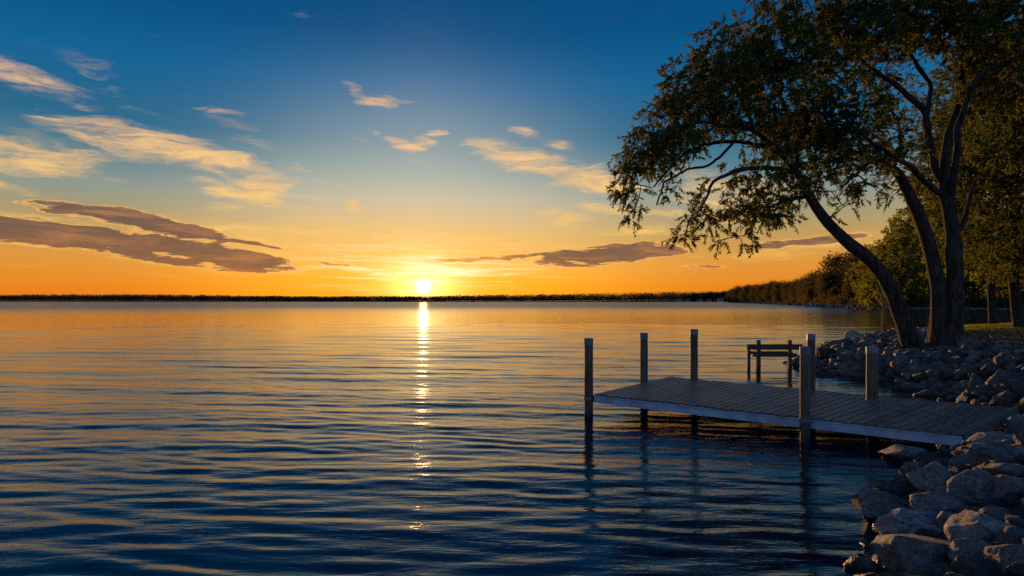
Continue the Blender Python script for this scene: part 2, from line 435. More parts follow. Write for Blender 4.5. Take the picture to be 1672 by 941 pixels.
def m_water():
    m, k = new_mat('lake_water')
    g = k.node('ShaderNodeNewGeometry'); p = g.outputs['Position']
    dist = k.vmath('LENGTH', p)
    # ripples: short near the viewer's shore, longer ones everywhere, calmer and rougher patches
    r1 = k.noise(k.mapping(p, rot=(0, 0, .1), scale=(2.6, 8.5, 1)), 1.0, 4, 0.6, dist=0.3)
    r2 = k.noise(k.mapping(p, rot=(0, 0, -.08), scale=(0.42, 1.7, 1)), 1.0, 4, 0.62)
    r3 = k.noise(k.mapping(p, rot=(0, 0, .05), scale=(0.035, 0.24, 1)), 1.0, 4, 0.7)
    r4 = k.noise(k.mapping(p, rot=(0, 0, .16), scale=(1.0, 3.9, 1)), 1.0, 3, 0.55, dist=0.5)
    calm = k.mrange(k.noise(k.mapping(p, scale=(0.035, 0.09, 1)), 1.0, 3, 0.5), 0.35, 0.65, 0.45, 1.25)
    near = k.mrange(dist, 15.0, 90.0, 1.0, 0.12); mid = k.mrange(dist, 20.0, 80.0, 0.0, 1.0)
    h = k.math('MULTIPLY', r1, k.math('MULTIPLY', k.math('MULTIPLY', near, calm), 0.0095))
    h = k.math('MULTIPLY_ADD', k.math('MULTIPLY', r4, near), 0.011, h)
    h = k.math('MULTIPLY_ADD', k.math('MULTIPLY', r2, k.math('MULTIPLY_ADD', mid, 0.85, 0.30)), 0.022, h)
    h = k.math('MULTIPLY_ADD', k.math('MULTIPLY', r3, mid), 0.07, h)
    # waves too small to be drawn far away act as roughness, mostly along the wind
    b = principled(k, (0.0035, 0.013, 0.024, 1), k.mrange(dist, 50.0, 320.0, 0.025, 0.19), h, 0.5, 1.0, 1.0, IOR=1.45)
    k.put(b.inputs['Anisotropic'], k.mrange(dist, 45.0, 120.0, 0.0, 0.93))
    b.inputs['Tangent'].default_value = (0, 1, 0)
    k.put(b.inputs['Tangent'], k.comb(0.0, 1.0, 0.0))
    return m

wa = np.concatenate([np.radians(np.linspace(-180, -46, 30)[:-1]), np.radians(np.linspace(-46, 46, 460)), np.radians(np.linspace(46, 180, 30)[1:])])
wr = np.concatenate([[0.0], geo_rads(0.8, 4.5, 1.03)[:-1], geo_rads(4.5, 75, 1.0036)[:-1], geo_rads(75, 9000, 1.03)])
X, Y, Q = polar_grid(wa, wr)
R = np.hypot(X, Y)
dr = np.where(R < 75, R * 0.0036 * 4.5, 1e3)       # shortest wave the sheet can hold here
WZ = wave_height(X, Y, 1.0 / np.maximum(dr, 1e-6))
lee = 1 - 0.5 * np.clip(1 - np.abs(sdf(np.column_stack([X, Y]), NEAR)) / 0.9, 0, 1)
water = link('water', mesh_np('water', np.column_stack([X, Y, WZ * lee]), Q, m_water(), True))
tag(water, kind='structure')

# ================================================================ dock
def m_wood(name, c1, c2, scale=(1.5, 30, 30), rough=0.75, wet=None, spec=0.3, gen='Object', varb=False):
    m, k = new_mat(name)
    tc = k.node('ShaderNodeTexCoord'); p = tc.outputs[gen]
    n = k.noise(k.mapping(p, scale=scale), 1.0, 6, 0.65, dist=0.4)
    blot = k.noise(p, 1.3, 4, 0.6); fine = k.noise(p, 40.0, 3, 0.6)
    c = k.mix(k.mrange(n, 0.3, 0.7), c1, c2)
    c = k.mix(k.mrange(blot, 0.35, 0.75, 0.0, 0.5), c, tuple(v * 0.55 for v in c1[:3]) + (1,))
    if varb:
        g = k.node('ShaderNodeNewGeometry')
        c = k.mix(1.0, c, k.ramp(g.outputs['Random Per Island'], [(0, (.66, .67, .69)), (.5, (.95, .94, .92)), (1, (1.25, 1.2, 1.14))]), 'MULTIPLY')
    if wet:
        g2 = k.node('ShaderNodeNewGeometry'); z = k.sep(g2.outputs['Position'])[2]
        wf = k.mrange(k.math('ADD', z, k.math('MULTIPLY', blot, 0.15)), wet, wet + 0.14, 0.75, 0.0)
        c = k.mix(wf, c, (0.012, 0.014, 0.010, 1))
    principled(k, c, k.mrange(n, 0, 1, rough - .12, rough + .12), k.math('MULTIPLY_ADD', fine, 0.3, n), spec, 0.003 if varb else 0.006, 0.35 if varb else 0.8)
    return m

M_DECK = m_wood('weathered_boards', (0.075, 0.060, 0.050, 1), (0.20, 0.160, 0.133, 1), (22, 1.6, 20), 0.48, varb=True, spec=0.5)
M_RAILW = m_wood('dark_timber', (0.040, 0.034, 0.030, 1), (0.105, 0.088, 0.075, 1), (20, 20, 2), 0.8, wet=0.10)
M_PILE = m_wood('piling_timber', (0.055, 0.038, 0.028, 1), (0.165, 0.115, 0.082, 1), (26, 26, 1.6), 0.75, wet=0.12)

def m_metal(name, c, rough=0.45, metallic=0.5):
    m, k = new_mat(name)
    p = k.node('ShaderNodeTexCoord').outputs['Object']
    n = k.noise(p, 3.0, 5, 0.6); f = k.noise(k.mapping(p, scale=(8, 8, 40)), 1.0, 4, 0.6)
    col = k.mix(k.mrange(n, 0.35, 0.7), c, tuple(v * 0.62 for v in c[:3]) + (1,))
    principled(k, col, k.mrange(n, .3, .7, rough - .1, rough + .15), f, 0.4, 0.002, 0.4, Metallic=metallic)
    return m
M_FASCIA = m_metal('painted_fascia', (0.34, 0.44, 0.56, 1), 0.4, 0.0)
M_CAP = m_metal('grey_cap', (0.17, 0.19, 0.21, 1), 0.5, 0.3)

FL = np.array([1.86, 14.76, 0.525]); FR = np.array([7.39, 10.85, 0.41])
BL = np.array([4.23, 18.00, 0.525]); BR = np.array([10.27, 13.50, 0.41])
def deck_z(x, y): return 0.525 - 0.0170 * (0.8165 * x - 0.5773 * y + 7.002)     # the deck lies in one plane, a little lower ashore
for c_ in (FL, FR, BL, BR): c_[2] = deck_z(c_[0], c_[1])
dock = empty('dock', (4.5, 14.3, 0.0), 'weathered grey plank dock with blue grey edge and round posts, running out from the rocks', 'dock')
def dlink(name, me, parent=None):
    o = link(name, me, parent if parent is not None else dock)
    if parent is None: me.transform(Matrix.Translation(-Vector(dock.location)))
    return o
def build_dock():
    r = random.Random(5)
    # deck boards run across the dock, fanning a little towards the shore end
    g = Geo(); n = 38
    off = [i / n for i in range(n + 1)]
    for i in range(n):
        t0 = off[i] + 0.0016; t1 = off[i + 1] - 0.0016
        ov0, ov1 = r.uniform(-.012, .012), r.uniform(-.015, .02)
        dz = r.uniform(-.0003, .0003); tw = 0.0
        def P(t, s):
            q = FL * (1 - t) * (1 - s) + FR * t * (1 - s) + BL * (1 - t) * s + BR * t * s
            q[2] = deck_z(q[0], q[1]); return q
        nseg = 6
        ring = []
        for j in range(nseg + 1):
            s = (0 - 0.012 + ov0) * (1 - j / nseg) + (1 + 0.012 + ov1) * j / nseg
            bow = 0.0 * math.sin(j / nseg * math.pi * 2 + i) 
            a = P(t0, s); b = P(t1, s); u = (b - a); 
            zt = dz + tw * (j / nseg - .5) + bow * .5
            c1 = a + u * 0.045; c2 = b - u * 0.045
            ring.append([a + [0, 0, -.036], a + [0, 0, zt - .005], c1 + [0, 0, zt], c2 + [0, 0, zt], b + [0, 0, zt - .005], b + [0, 0, -.036]])
        V = np.array(ring).reshape(-1, 3); F = []
        for j in range(nseg):
            for q in range(6):
                F.append([j * 6 + q, j * 6 + (q + 1) % 6, (j + 1) * 6 + (q + 1) % 6, (j + 1) * 6 + q])
        g.add(V, np.array(F)[:, ::-1]); g.add(V[:6], np.array([[0, 1, 2, 3, 4, 5]])); g.add(V[-6:], np.array([[5, 4, 3, 2, 1, 0]]))
    me = g.mesh('decking', None, False)
    # grain runs along each board: turn the object's own axes to the dock
    ang = math.atan2((FR - FL)[1], (FR - FL)[0])
    o = link('decking', me, dock); me.materials.append(M_DECK)
    c = Vector(dock.location); me.transform(Matrix.Rotation(-ang, 4, 'Z') @ Matrix.Translation(-c)); o.rotation_euler = (0, 0, ang)
    # beams under the boards and channels along the sides
    def beam(name, A, B, w, z0, z1, mat, lip=0.0, parent=None):
        A = np.array(A, float); B = np.array(B, float)
        d = (B - A)[:2]; d /= np.linalg.norm(d); nrm = np.array([d[1], -d[0], 0]) * w
        g = Geo()
        prism(g, [A + [0, 0, z0], B + [0, 0, z0], B + nrm + [0, 0, z0], A + nrm + [0, 0, z0]][::1],
                 [A + [0, 0, z1], B + [0, 0, z1], B + nrm + [0, 0, z1], A + nrm + [0, 0, z1]])
        if lip:      # flanges along the top and bottom of the channel
            nl = np.array([d[1], -d[0], 0])
            for a0, a1, w2 in ((z1 - .022, z1 + .004, w + lip), (z0 - .003, z0 + .012, w + lip * .25)):
                prism(g, [A - nl * .002 - [0, 0, -a0], B - nl * .002 + [0, 0, a0], B + nl * w2 + [0, 0, a0], A + nl * w2 + [0, 0, a0]],
                         [A - nl * .002 + [0, 0, a1], B - nl * .002 + [0, 0, a1], B + nl * w2 + [0, 0, a1], A + nl * w2 + [0, 0, a1]])
        me = g.mesh(name, mat); 
        import bmesh
        bm = bmesh.new(); bm.from_mesh(me); bmesh.ops.recalc_face_normals(bm, faces=bm.faces); bm.to_mesh(me); bm.free()
        return dlink(name, me, parent)
    out = (FR - FL)[:2]; out = out / np.linalg.norm(out); nf = np.array([out[1], -out[0], 0])
    beam('side_channel', FL + nf * .016, FR + nf * .016, 0.035, -.195, -.040, M_FASCIA, 0.022)
    e = (BL - FL); e[2] = 0; e /= np.linalg.norm(e)
    beam('side_channel', BR - nf * .016, BL - nf * .016, 0.035, -.195, -.040, M_FASCIA, 0.022)
    beam('end_board', BL + [-.02, .0, 0], FL + [-.02, 0, 0], 0.04, -.19, -.040, M_RAILW)
    beam('end_board', FR + [.02, 0, 0], BR + [.02, 0, 0], 0.045, -.17, -.012, M_DECK)
    for t in np.linspace(0.08, 0.92, 7):
        A = FL * (1 - t) + FR * t; B = BL * (1 - t) + BR * t
        beam('joist', A + (B - A) * .02, B - (B - A) * .02, 0.05, -.185, -.045, M_RAILW)
    # bracket leg at the shore end
    A = FR + nf * .02 - [out[0] * .17, out[1] * .17, 0]
    g = Geo(); w = .16
    d3 = np.array([out[0], out[1], 0]) * w; n3 = nf * .05 * -1
    b0 = A + [0, 0, -.50]; b1 = A + [0, 0, -.198]
    prism(g, [b0, b0 + d3, b0 + d3 + n3, b0 + n3], [b1, b1 + d3, b1 + d3 + n3, b1 + n3])
    n4 = nf * .012
    f0 = A + nf * .003 + [0, 0, -.50]; f1 = A + nf * .003 + [0, 0, -.06]
    g2 = Geo()
    for s in (0.0, 0.86):
        q = d3 * s
        prism(g, [f0 + q, f0 + q + d3 * .14, f0 + q + d3 * .14 + nf * .02, f0 + q + nf * .02], [f1 + q - [0,0,.14], f1 + q + d3 * .14 - [0,0,.14], f1 + q + d3 * .14 + nf * .02 - [0,0,.14], f1 + q + nf * .02 - [0,0,.14]])
    dlink('leg', g.mesh('leg', M_FASCIA))
build_dock()

def ring_tube(pts, rads, sides=12, wob=0.0, seed=0, cap=True, tile=None):
    """tapered tube along points"""
    pts = np.asarray(pts, float); n = len(pts); rads = np.asarray(rads, float)
    T = np.gradient(pts, axis=0); T /= np.linalg.norm(T, axis=1)[:, None] + 1e-9
    up = np.array([0.3, 0.9, 0.1]) if abs(T[0] @ np.array([0, 0, 1])) > .8 else np.array([0, 0, 1.0])
    N = np.cross(T, up); N /= np.linalg.norm(N, axis=1)[:, None] + 1e-9
    B = np.cross(T, N)
    a = np.linspace(0, 2 * np.pi, sides, endpoint=False)
    V = pts[:, None, :] + rads[:, None, None] * (np.cos(a)[None, :, None] * N[:, None, :] + np.sin(a)[None, :, None] * B[:, None, :])
    V = V.reshape(-1, 3)
    if wob:
        c = np.repeat(pts, sides, 0)
        V = c + (V - c) * (1 + wob * fbm(V * 3.0 + seed, 3, seed))[:, None]
    i = np.arange(n - 1)[:, None] * sides + np.arange(sides)[None, :]
    j = np.arange(n - 1)[:, None] * sides + (np.arange(sides)[None, :] + 1) % sides
    F = np.stack([i, j, j + sides, i + sides], -1).reshape(-1, 4)
    faces = [F]
    if cap:
        faces.append(np.arange(sides)[None, ::-1]); faces.append((np.arange(sides) + (n - 1) * sides)[None, :])
    return V, faces

def add_tube(g, *a, **k):
    V, F = ring_tube(*a, **k)
    g.V.append(V)
    for f in F: g.F.setdefault(f.shape[1], []).append(f + g.n)
    g.n += len(V)

def piling(x, y, top, r, label, lean=(0, 0), capped=True, seed=0):
    z = np.concatenate([np.linspace(-1.6, top - .03, 22), [top]])
    pts = np.column_stack([x + lean[0] * (z - .5), y + lean[1] * (z - .5), z])
    rr = r * (1.03 - 0.03 * (z / top)); rr[-1] *= .95
    g = Geo(); add_tube(g, pts, rr, 20, 0.035, seed)
    o = dlink('piling', g.mesh('piling', M_PILE, True)); o['label'] = label
    g = Geo(); t = top
    tp = np.array([x + lean[0] * (t - .5), y + lean[1] * (t - .5), 0])
    h = .13 if capped else .02
    add_tube(g, tp + np.array([[0, 0, t - h], [0, 0, t - .01], [0, 0, t + .012], [0, 0, t + .018], [0, 0, t + .019]]), [r * 1.06, r * 1.06, r * 1.06, r * 1.0, r * .05], 20)
    me = g.mesh('cap', M_CAP, False); me.transform(Matrix.Translation(-Vector(dock.location)))
    link('cap', me, o)
    # strap that holds the dock to the post
    if capped is True:
        g = Geo()
        zz = 0.42
        add_tube(g, [[x, y, zz - .035], [x, y, zz + .035]], [r * 1.13, r * 1.13], 20)
        me = g.mesh('strap', M_CAP, False); me.transform(Matrix.Translation(-Vector(dock.location)))
        link('strap', me, o)
piling(1.72, 14.82, 1.74, .095, 'corner post at the open water end of the dock', seed=1)
piling(3.40, 17.04, 1.75, .097, 'post halfway across the far end of the dock', seed=2)
piling(4.86, 17.66, 1.82, .099, 'tall post at the back edge near the far end', seed=3)
piling(5.36, 12.10, 1.74, .086, 'post against the long blue grey edge', seed=4)
piling(7.20, 15.92, 1.78, .092, 'post at the back edge behind the front post', seed=5)
piling(7.85, 14.42, 1.58, .117, 'thick short brown post standing through the deck', seed=6)

# ================================================================ bench frame in the water
def bench():
    D = 25.0
    def wx(px): return (px - 836) / F_PX * D
    x0, x1 = wx(1218), wx(1308)
    bx, by = (x0 + x1) / 2, D
    root = empty('wooden_bench', (bx, by, 0), 'dark wooden bench frame standing in shallow water off the rock point', 'bench')
    def box(name, a, b, lean=0.0):
        g = Geo(); a = np.array(a); b = np.array(b)
        q = lambda z: [(a[0], a[1], z), (b[0], a[1], z), (b[0], b[1], z), (a[0], b[1], z)]
        prism(g, q(a[2]), q(b[2]))
        me = g.mesh(name, M_RAILW); me.transform(Matrix.Translation((-bx, -by, 0)))
        o = link(name, me, root)
        md = o.modifiers.new('bevel', 'BEVEL'); md.width = .008; md.segments = 1
        return o
    def zz(py): return CAM_H - (py - HOR) / F_PX * D
    for px, w in ((1238, .145), (1289, .13)):
        c = wx(px); box('post', (c - w / 2, D - .08, -.9), (c + w / 2, D + .06, zz(555.5)))
    for px in (1229.5, 1296):
        c = wx(px); box('leg', (c - .055, D + .40, -.9), (c + .055, D + .50, zz(573)))
    box('top_rail', (x0, D - .135, zz(571)), (x1, D - .083, zz(562)))
    box('seat_rail', (wx(1227), D - .13, zz(582.5)), (wx(1299), D - .084, zz(577)))
    box('seat_rail', (wx(1227), D + .37, zz(580)), (wx(1299), D + .416, zz(575)))
    for px in (1238, 1289):
        c = wx(px); box('cross_arm', (c + .075, D - .075, zz(578)), (c + .12, D + .36, zz(575.5)))
bench()

# ================================================================ stones
def m_rock(name, a, b, c_warm):
    m, k = new_mat(name)
    tc = k.node('ShaderNodeTexCoord'); p = tc.outputs['Object']
    oi = k.node('ShaderNodeObjectInfo')
    pr = k.vmath('ADD', p, k.vmath('SCALE', k.comb(oi.outputs['Random'], 3.1, 7.7), scale=k.math('MULTIPLY', oi.outputs['Random'], 40.0)))
    n = k.noise(pr, 1.5, 7, 0.68, dist=0.5); f = k.noise(pr, 5.0, 7, 0.75, dist=0.6); s = k.noise(pr, 22.0, 4, 0.7)
    st = k.noise(k.mapping(pr, rot=(.5, .3, .2), scale=(1.6, 1.6, 8)), 1.0, 5, 0.65, dist=1.0)
    vo = k.node('ShaderNodeTexVoronoi', feature='DISTANCE_TO_EDGE'); k.put(vo.inputs['Vector'], k.vmath('ADD', pr, k.vmath('SCALE', k.noise(pr, 3.0, 3, .6, color=True), scale=.5)))
    vo.inputs['Scale'].default_value = 2.1
    crack = k.mrange(vo.outputs['Distance'], 0.0, 0.035)
    c = k.mix(k.mrange(n, 0.34, 0.66), a, b)
    c = k.mix(k.mrange(st, 0.45, 0.72, 0.0, 0.65), c, c_warm)
    c = k.mix(k.mrange(f, 0.50, 0.64, 0.0, 0.85), c, tuple(v * 0.38 for v in a[:3]) + (1,))
    c = k.mix(k.mrange(f, 0.34, 0.45, 0.6, 0.0), c, tuple(min(v * 1.5, .6) for v in b[:3]) + (1,))
    c = k.mix(k.math('MULTIPLY_ADD', crack, 0.45, 0.55), (0.03, 0.027, 0.024, 1), c)
    tone = k.math('MULTIPLY_ADD', k.math('FRACT', k.math('MULTIPLY', oi.outputs['Random'], 7.31)), 0.75, 0.6)
    c = k.vmath('SCALE', c, scale=tone)
    z = k.sep(k.node('ShaderNodeNewGeometry').outputs['Position'])[2]
    wet = k.mrange(k.math('MULTIPLY_ADD', n, 0.16, z), 0.10, 0.22, 1.0, 0.0)
    c = k.mix(k.math('MULTIPLY', wet, 0.75), c, (0.016, 0.015, 0.012, 1))
    bumpv = k.math('MULTIPLY_ADD', n, 1.2, k.math('MULTIPLY_ADD', f, 0.55, k.math('MULTIPLY_ADD', crack, 0.18, k.math('MULTIPLY_ADD', st, 0.35, k.math('MULTIPLY', s, 0.10)))))
    principled(k, c, k.math('MULTIPLY_ADD', wet, -0.4, 0.72), bumpv, 0.35, 0.11, 1.0)
    return m
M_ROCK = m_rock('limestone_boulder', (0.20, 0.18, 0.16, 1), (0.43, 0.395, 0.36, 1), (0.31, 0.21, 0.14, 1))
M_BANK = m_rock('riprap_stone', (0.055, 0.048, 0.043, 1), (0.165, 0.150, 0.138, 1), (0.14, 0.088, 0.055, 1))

import bmesh
_ico = {}
def ico(sub):
    if sub not in _ico:
        bm = bmesh.new(); bmesh.ops.create_icosphere(bm, subdivisions=sub, radius=1.0)
        V = np.array([v.co[:] for v in bm.verts]); F = np.array([[v.index for v in f.verts] for f in bm.faces]); bm.free()
        _ico[sub] = (V, F)
    return _ico[sub]

def rock_shape(seed, sub=4, cuts=9, soft=0.08, rough=0.06, lo=0.62, hi=0.95):
    """a boulder: a ball worn flat along a handful of planes, then roughened"""
    r = np.random.default_rng(seed); V, F = ico(sub); V = V.copy()
    V *= 1 + 0.20 * fbm(V * 0.9 + seed * 3.7, 2, seed)[:, None]
    for i in range(cuts):
        n = r.normal(size=3); n /= np.linalg.norm(n); h = r.uniform(lo, hi)
        d = V @ n - h
        push = np.where(d > 0, d, 0); push = push - soft * (1 - np.exp(-push / soft)) * 0.5
        V -= n * push[:, None]
    V *= 1 + rough * fbm(V * 2.3 + seed, 4, seed + 5)[:, None] + rough * .35 * fbm(V * 9 + seed, 2, seed + 9)[:, None]
    e = V.max(0) - V.min(0); V = (V - (V.max(0) + V.min(0)) / 2) / (e / 2)
    return V, F

# every boulder of the pile beside the dock that stands out in the photograph:
# (x, y, half width, half height in the photograph, turn, words for its label)
BIG = [
 (1482,743,37,14,5,'long low flat boulder lying in the water under the shore end of the dock'),
 (1493,772,20,18,0,'small dark boulder at the waterline in front of the flat slab'),
 (1523,784,36,28,0,'domed brown boulder with one sunlit shoulder just inland of the waterline'),
 (1574,758,23,16,0,'low brown boulder directly in front of the dock bracket leg'),
 (1622,750,32,25,0,'squarish grey boulder below the landward corner of the dock'),
 (1622,722,32,15,0,'wide grey boulder tucked against the landward end of the dock'),
 (1664,700,22,23,0,'tall boulder at the frame edge just above the dock corner'),
 (1665,746,16,15,0,'rounded boulder cut by the frame edge beyond the squarish grey one'),
 (1645,773,36,17,0,'long slanting boulder leaning down from the frame edge'),
 (1590,801,40,31,0,'large rounded pale grey boulder in the middle of the pile'),
 (1653,802,29,24,0,'smooth oval dark boulder at the frame edge by the large pale one'),
 (1532,828,54,27,0,'broad bluish grey boulder with veins between the water and the large pale one'),
 (1443,831,47,27,0,'dark brown flat topped boulder reaching out furthest into the water'),
 (1491,865,60,30,0,'broad boulder with a warm lit ridge behind the pointed one at the bottom'),
 (1552,855,24,17,0,'small pale boulder wedged between four broad ones'),
 (1541,803,13,9,0,'small stone resting on the shoulder of the broad veined boulder'),
 (1600,872,48,32,0,'big peaked boulder with a bright sunlit slope'),
 (1629,843,26,13,0,'low dark boulder behind the big peaked one'),
 (1657,882,27,21,0,'grey boulder cut by the frame edge beside the big peaked one'),
 (1511,912,68,38,0,'big pointed boulder with an orange lit face at the bottom of the picture'),
 (1590,914,38,24,0,'dark rounded boulder beside the big pointed one'),
 (1650,920,31,34,0,'round mossy grey boulder in the bottom corner'),
 (1535,938,40,15,0,'pale boulder cut by the bottom edge of the picture'),
 (1409,925,27,11,0,'dark wet stone barely above the water near the bottom edge'),
 (1420,944,24,10,0,'flat brown wet stone at the bottom edge'),
 (1660,855,18,12,0,'small dark boulder at the frame edge above the cut grey one'),
 (1596,834,10,6,0,'small stone lodged under the large rounded pale boulder'),
 (1600,733,18,8,0,'flat stone under the landward corner of the dock'),
]
GB = 'boulders piled beside the dock'
placed = []
def put_rock(name, mesh, loc, sc, rot, label, group, cat='boulder'):
    o = bpy.data.objects.new(name, mesh); COL.objects.link(o)
    o.location = loc; o.scale = sc; o.rotation_euler = rot
    tag(o, label, cat, group); return o
for i, (px, py, hw, hh, rz, lab) in enumerate(BIG):
    V, F = rock_shape(100 + i, 5, 13 + i % 4, 0.035, 0.055, .55, .92)
    me = mesh_np('boulder', V, F, M_ROCK, True)
    x, y, z = on_ground(px, py + hh * 0.55, 3.2, 40)
    D = math.hypot(x, y)
    a = hw * y / F_PX * 1.06; c = hh * y / F_PX * 1.10
    b = a * (0.8 + 0.3 * ((i * 37) % 10) / 10)
    cen = at(px, py, y + b * .3)
    r = random.Random(i)
    put_rock('boulder', me, cen, (a, b, c), (r.uniform(-.12, .12), r.uniform(-.12, .12), r.uniform(-.3, .3)), lab, GB)
    placed.append((cen.x, cen.y, max(a, b)))

# the rest of the bank: one list, the stones that show largest become objects of their own
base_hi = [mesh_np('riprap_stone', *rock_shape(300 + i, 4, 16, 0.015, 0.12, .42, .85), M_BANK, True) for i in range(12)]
base_lo = [rock_shape(400 + i, 2, 8, 0.05, 0.10, .55, .9) for i in range(8)]
r = np.random.default_rng(21)
cand = []
def try_add(x, y, s, overlap=0.62):
    for (qx, qy, qs) in placed:
        if (qx - x) ** 2 + (qy - y) ** 2 < ((qs + s) * overlap) ** 2: return False
    placed.append((x, y, s)); return True
pts = np.column_stack([r.uniform(2.5, 24, 26000), r.uniform(3.2, 46, 26000)])
n = sdf(pts, NEAR); uvx = pts[:, 0] / pts[:, 1]
ok = (n > -0.55) & (uvx < 0.86) & (uvx > 0.25)
# stones stop where the bank levels into earth and grass, and thin out under the tree
lim = np.where(pts[:, 1] < 15, 9.0, 5.4) + 0.9 * fbm(np.column_stack([pts * .5, pts[:, :1] * 0]), 2, 4)
ok &= n < lim
pts = pts[ok]; n = n[ok]
for size in (0.34, 0.25, 0.19, 0.14, 0.10):
    m = {0.34: 120, 0.25: 700, 0.19: 2600, 0.14: 5200, 0.10: 8000}[size]
    idx = r.choice(len(pts), min(m, len(pts)), replace=False)
    for j in idx:
        x, y = pts[j]; s = size * r.uniform(.8, 1.2)
        if y < 12.4 and (s > .17 or n[j] < -.1): continue      # the near pile is drawn stone by stone above
        if s > .2 and 6.5 < x < 11.2 and abs((x - 7.39) * .577 + (y - 10.85) * .816 - 1.9) < 2.6 and y > 9.5: continue
        if math.hypot(x - 7.25, y - 10.75) < .75: continue
        if math.hypot(x - 14.2, y - 23.4) < 1.1 and s > .2: continue
        if y > 33 and s < .15: continue
        if try_add(x, y, s, .58 if size > .2 else .66):
            cand.append((x, y, s))
cand.sort(key=lambda c: -(c[2] / math.hypot(c[0], c[1])))
cand = [c for c in cand]
print('bank stones', len(cand))
ys = [hz(c[0], c[1]) for c in cand]
NIND = 272
loose = Geo()
SHORT = ['long low slab in the water', 'small dark waterline boulder', 'domed brown boulder', 'low boulder before the bracket leg', 'squarish boulder by the dock corner',
 'wide boulder at the dock end', 'tall boulder above the dock corner', 'boulder beyond the squarish one', 'long slanting boulder', 'large rounded pale boulder', 'smooth oval dark boulder',
 'broad bluish veined boulder', 'dark flat topped boulder', 'broad ridged boulder', 'small pale wedged boulder', 'stone on the veined boulder', 'big sunlit peaked boulder',
 'low boulder behind the peaked one', 'boulder cut by the frame edge', 'big pointed orange lit boulder', 'dark rounded boulder beside the pointed one', 'mossy corner boulder',
 'pale boulder at the bottom edge', 'dark wet stone in the water', 'flat wet stone at the bottom', 'small boulder at the frame edge', 'small lodged stone', 'flat stone under the dock corner']
MARKS = [(placed[i][0], placed[i][1], n) for i, n in enumerate(SHORT)] + [
 (7.2, 15.92, 'post behind the front post'), (7.85, 14.42, 'short brown post'), (8.8, 14.7, 'back edge of the dock'), (10.27, 13.5, 'landward dock corner'), (10.9, 25.0, 'wooden bench'),
 (14.0, 23.4, 'leaning trunk'), (15.1, 23.4, 'middle trunk'), (15.9, 23.6, 'tall trunk'), (16.9, 30.0, 'sapling'), (17.1, 33.0, 'ridge boulder'), (28.7, 37.5, 'thick lawn tree'),
 (12.6, 19.5, 'waterline behind the dock'), (13.2, 17.2, 'boards of the dock end'), (12.2, 21.4, 'inlet by the bench')]
ORDW = ['nearest', 'second nearest', 'third nearest', 'fourth nearest', 'fifth nearest', 'sixth nearest', 'seventh nearest', 'eighth nearest', 'ninth nearest', 'tenth nearest', 'eleventh nearest',
  'twelfth nearest', 'thirteenth nearest', 'fourteenth nearest', 'fifteenth nearest', 'sixteenth nearest', 'seventeenth nearest', 'eighteenth nearest', 'nineteenth nearest', 'twentieth nearest']
def where(cs):
    """for every stone: its closest landmark, which side of it, and its rank there"""
    key = []
    for (x, y, s) in cs:
        d = [math.hypot(x - a, y - b) for a, b, _ in MARKS]; j = int(np.argmin(d)); a, b, n = MARKS[j]
        side = ('beyond', 'before')[y < b] if abs(y - b) > abs(x - a) else ('inland of', 'waterward of')[x < a]
        key.append((j, side, d[j]))
    out = []
    for i, (j, side, d) in enumerate(key):
        rank = sum(1 for q in key if q[0] == j and q[1] == side and q[2] < d)
        w_ = '%d' % (rank + 1) if rank >= len(ORDW) else ORDW[rank]
        out.append(f'{w_} {side} the {MARKS[j][2]}')
    return out
def zone(x, y):
    if y < 12.6: return ('grey stone filling a gap in the boulder pile beside the dock', 'stones between the big boulders by the dock')
    if y < 25: return ('grey angular stone in the rock bank between the dock and the tree', 'stones of the bank behind the dock')
    return ('grey angular stone on the rock point beyond the tree trunks', 'stones of the rock point')
WHERE = where(cand[:NIND])
for i, (x, y, s) in enumerate(cand):
    z = ys[i]
    rr = np.random.default_rng(1000 + i)
    sx, sy, sz = s * rr.uniform(1.0, 1.6), s * rr.uniform(.7, 1.1), s * rr.uniform(.45, .85)
    eu = Euler((rr.uniform(-.6, .6), rr.uniform(-.6, .6), rr.uniform(0, 6.28)))
    loc = (x, y, max(z, -0.12) + sz * rr.uniform(.12, .42))
    if i < NIND:
        grp = zone(x, y)[1]
        app = s / math.hypot(x, y)
        size = 'large' if s > .27 else 'mid sized' if s > .2 else 'small' if s > .13 else 'tiny'
        shape = 'flat' if sz < .5 * sx else 'blocky' if sx < 1.25 * sy else 'long'
        lab = f'{size} {shape} grey stone, {WHERE[i]}'
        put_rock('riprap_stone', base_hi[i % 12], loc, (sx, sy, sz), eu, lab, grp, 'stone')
    else:
        V, F = base_lo[i % 8]
        Rm = np.array(eu.to_matrix())
        loose.add((V * [sx, sy, sz]) @ Rm.T + loc, F)
if loose.n:
    o = link('loose_stones', loose.mesh('loose_stones', M_BANK, True)); tag(o, kind='stuff')
# one rounder boulder standing up on the skyline of the point
x, y, z = 17.4, 33.6, 0.3
bx = at(1396, 556, 33.0)
put_rock('boulder', mesh_np('boulder', *rock_shape(777, 4, 9), M_ROCK, True), (bx.x, 33.0, 0.70), (.47, .5, .42), (0, 0, .4),
         'rounded dark boulder standing up on the ridge of the rock point', 'boulders of the rock point')
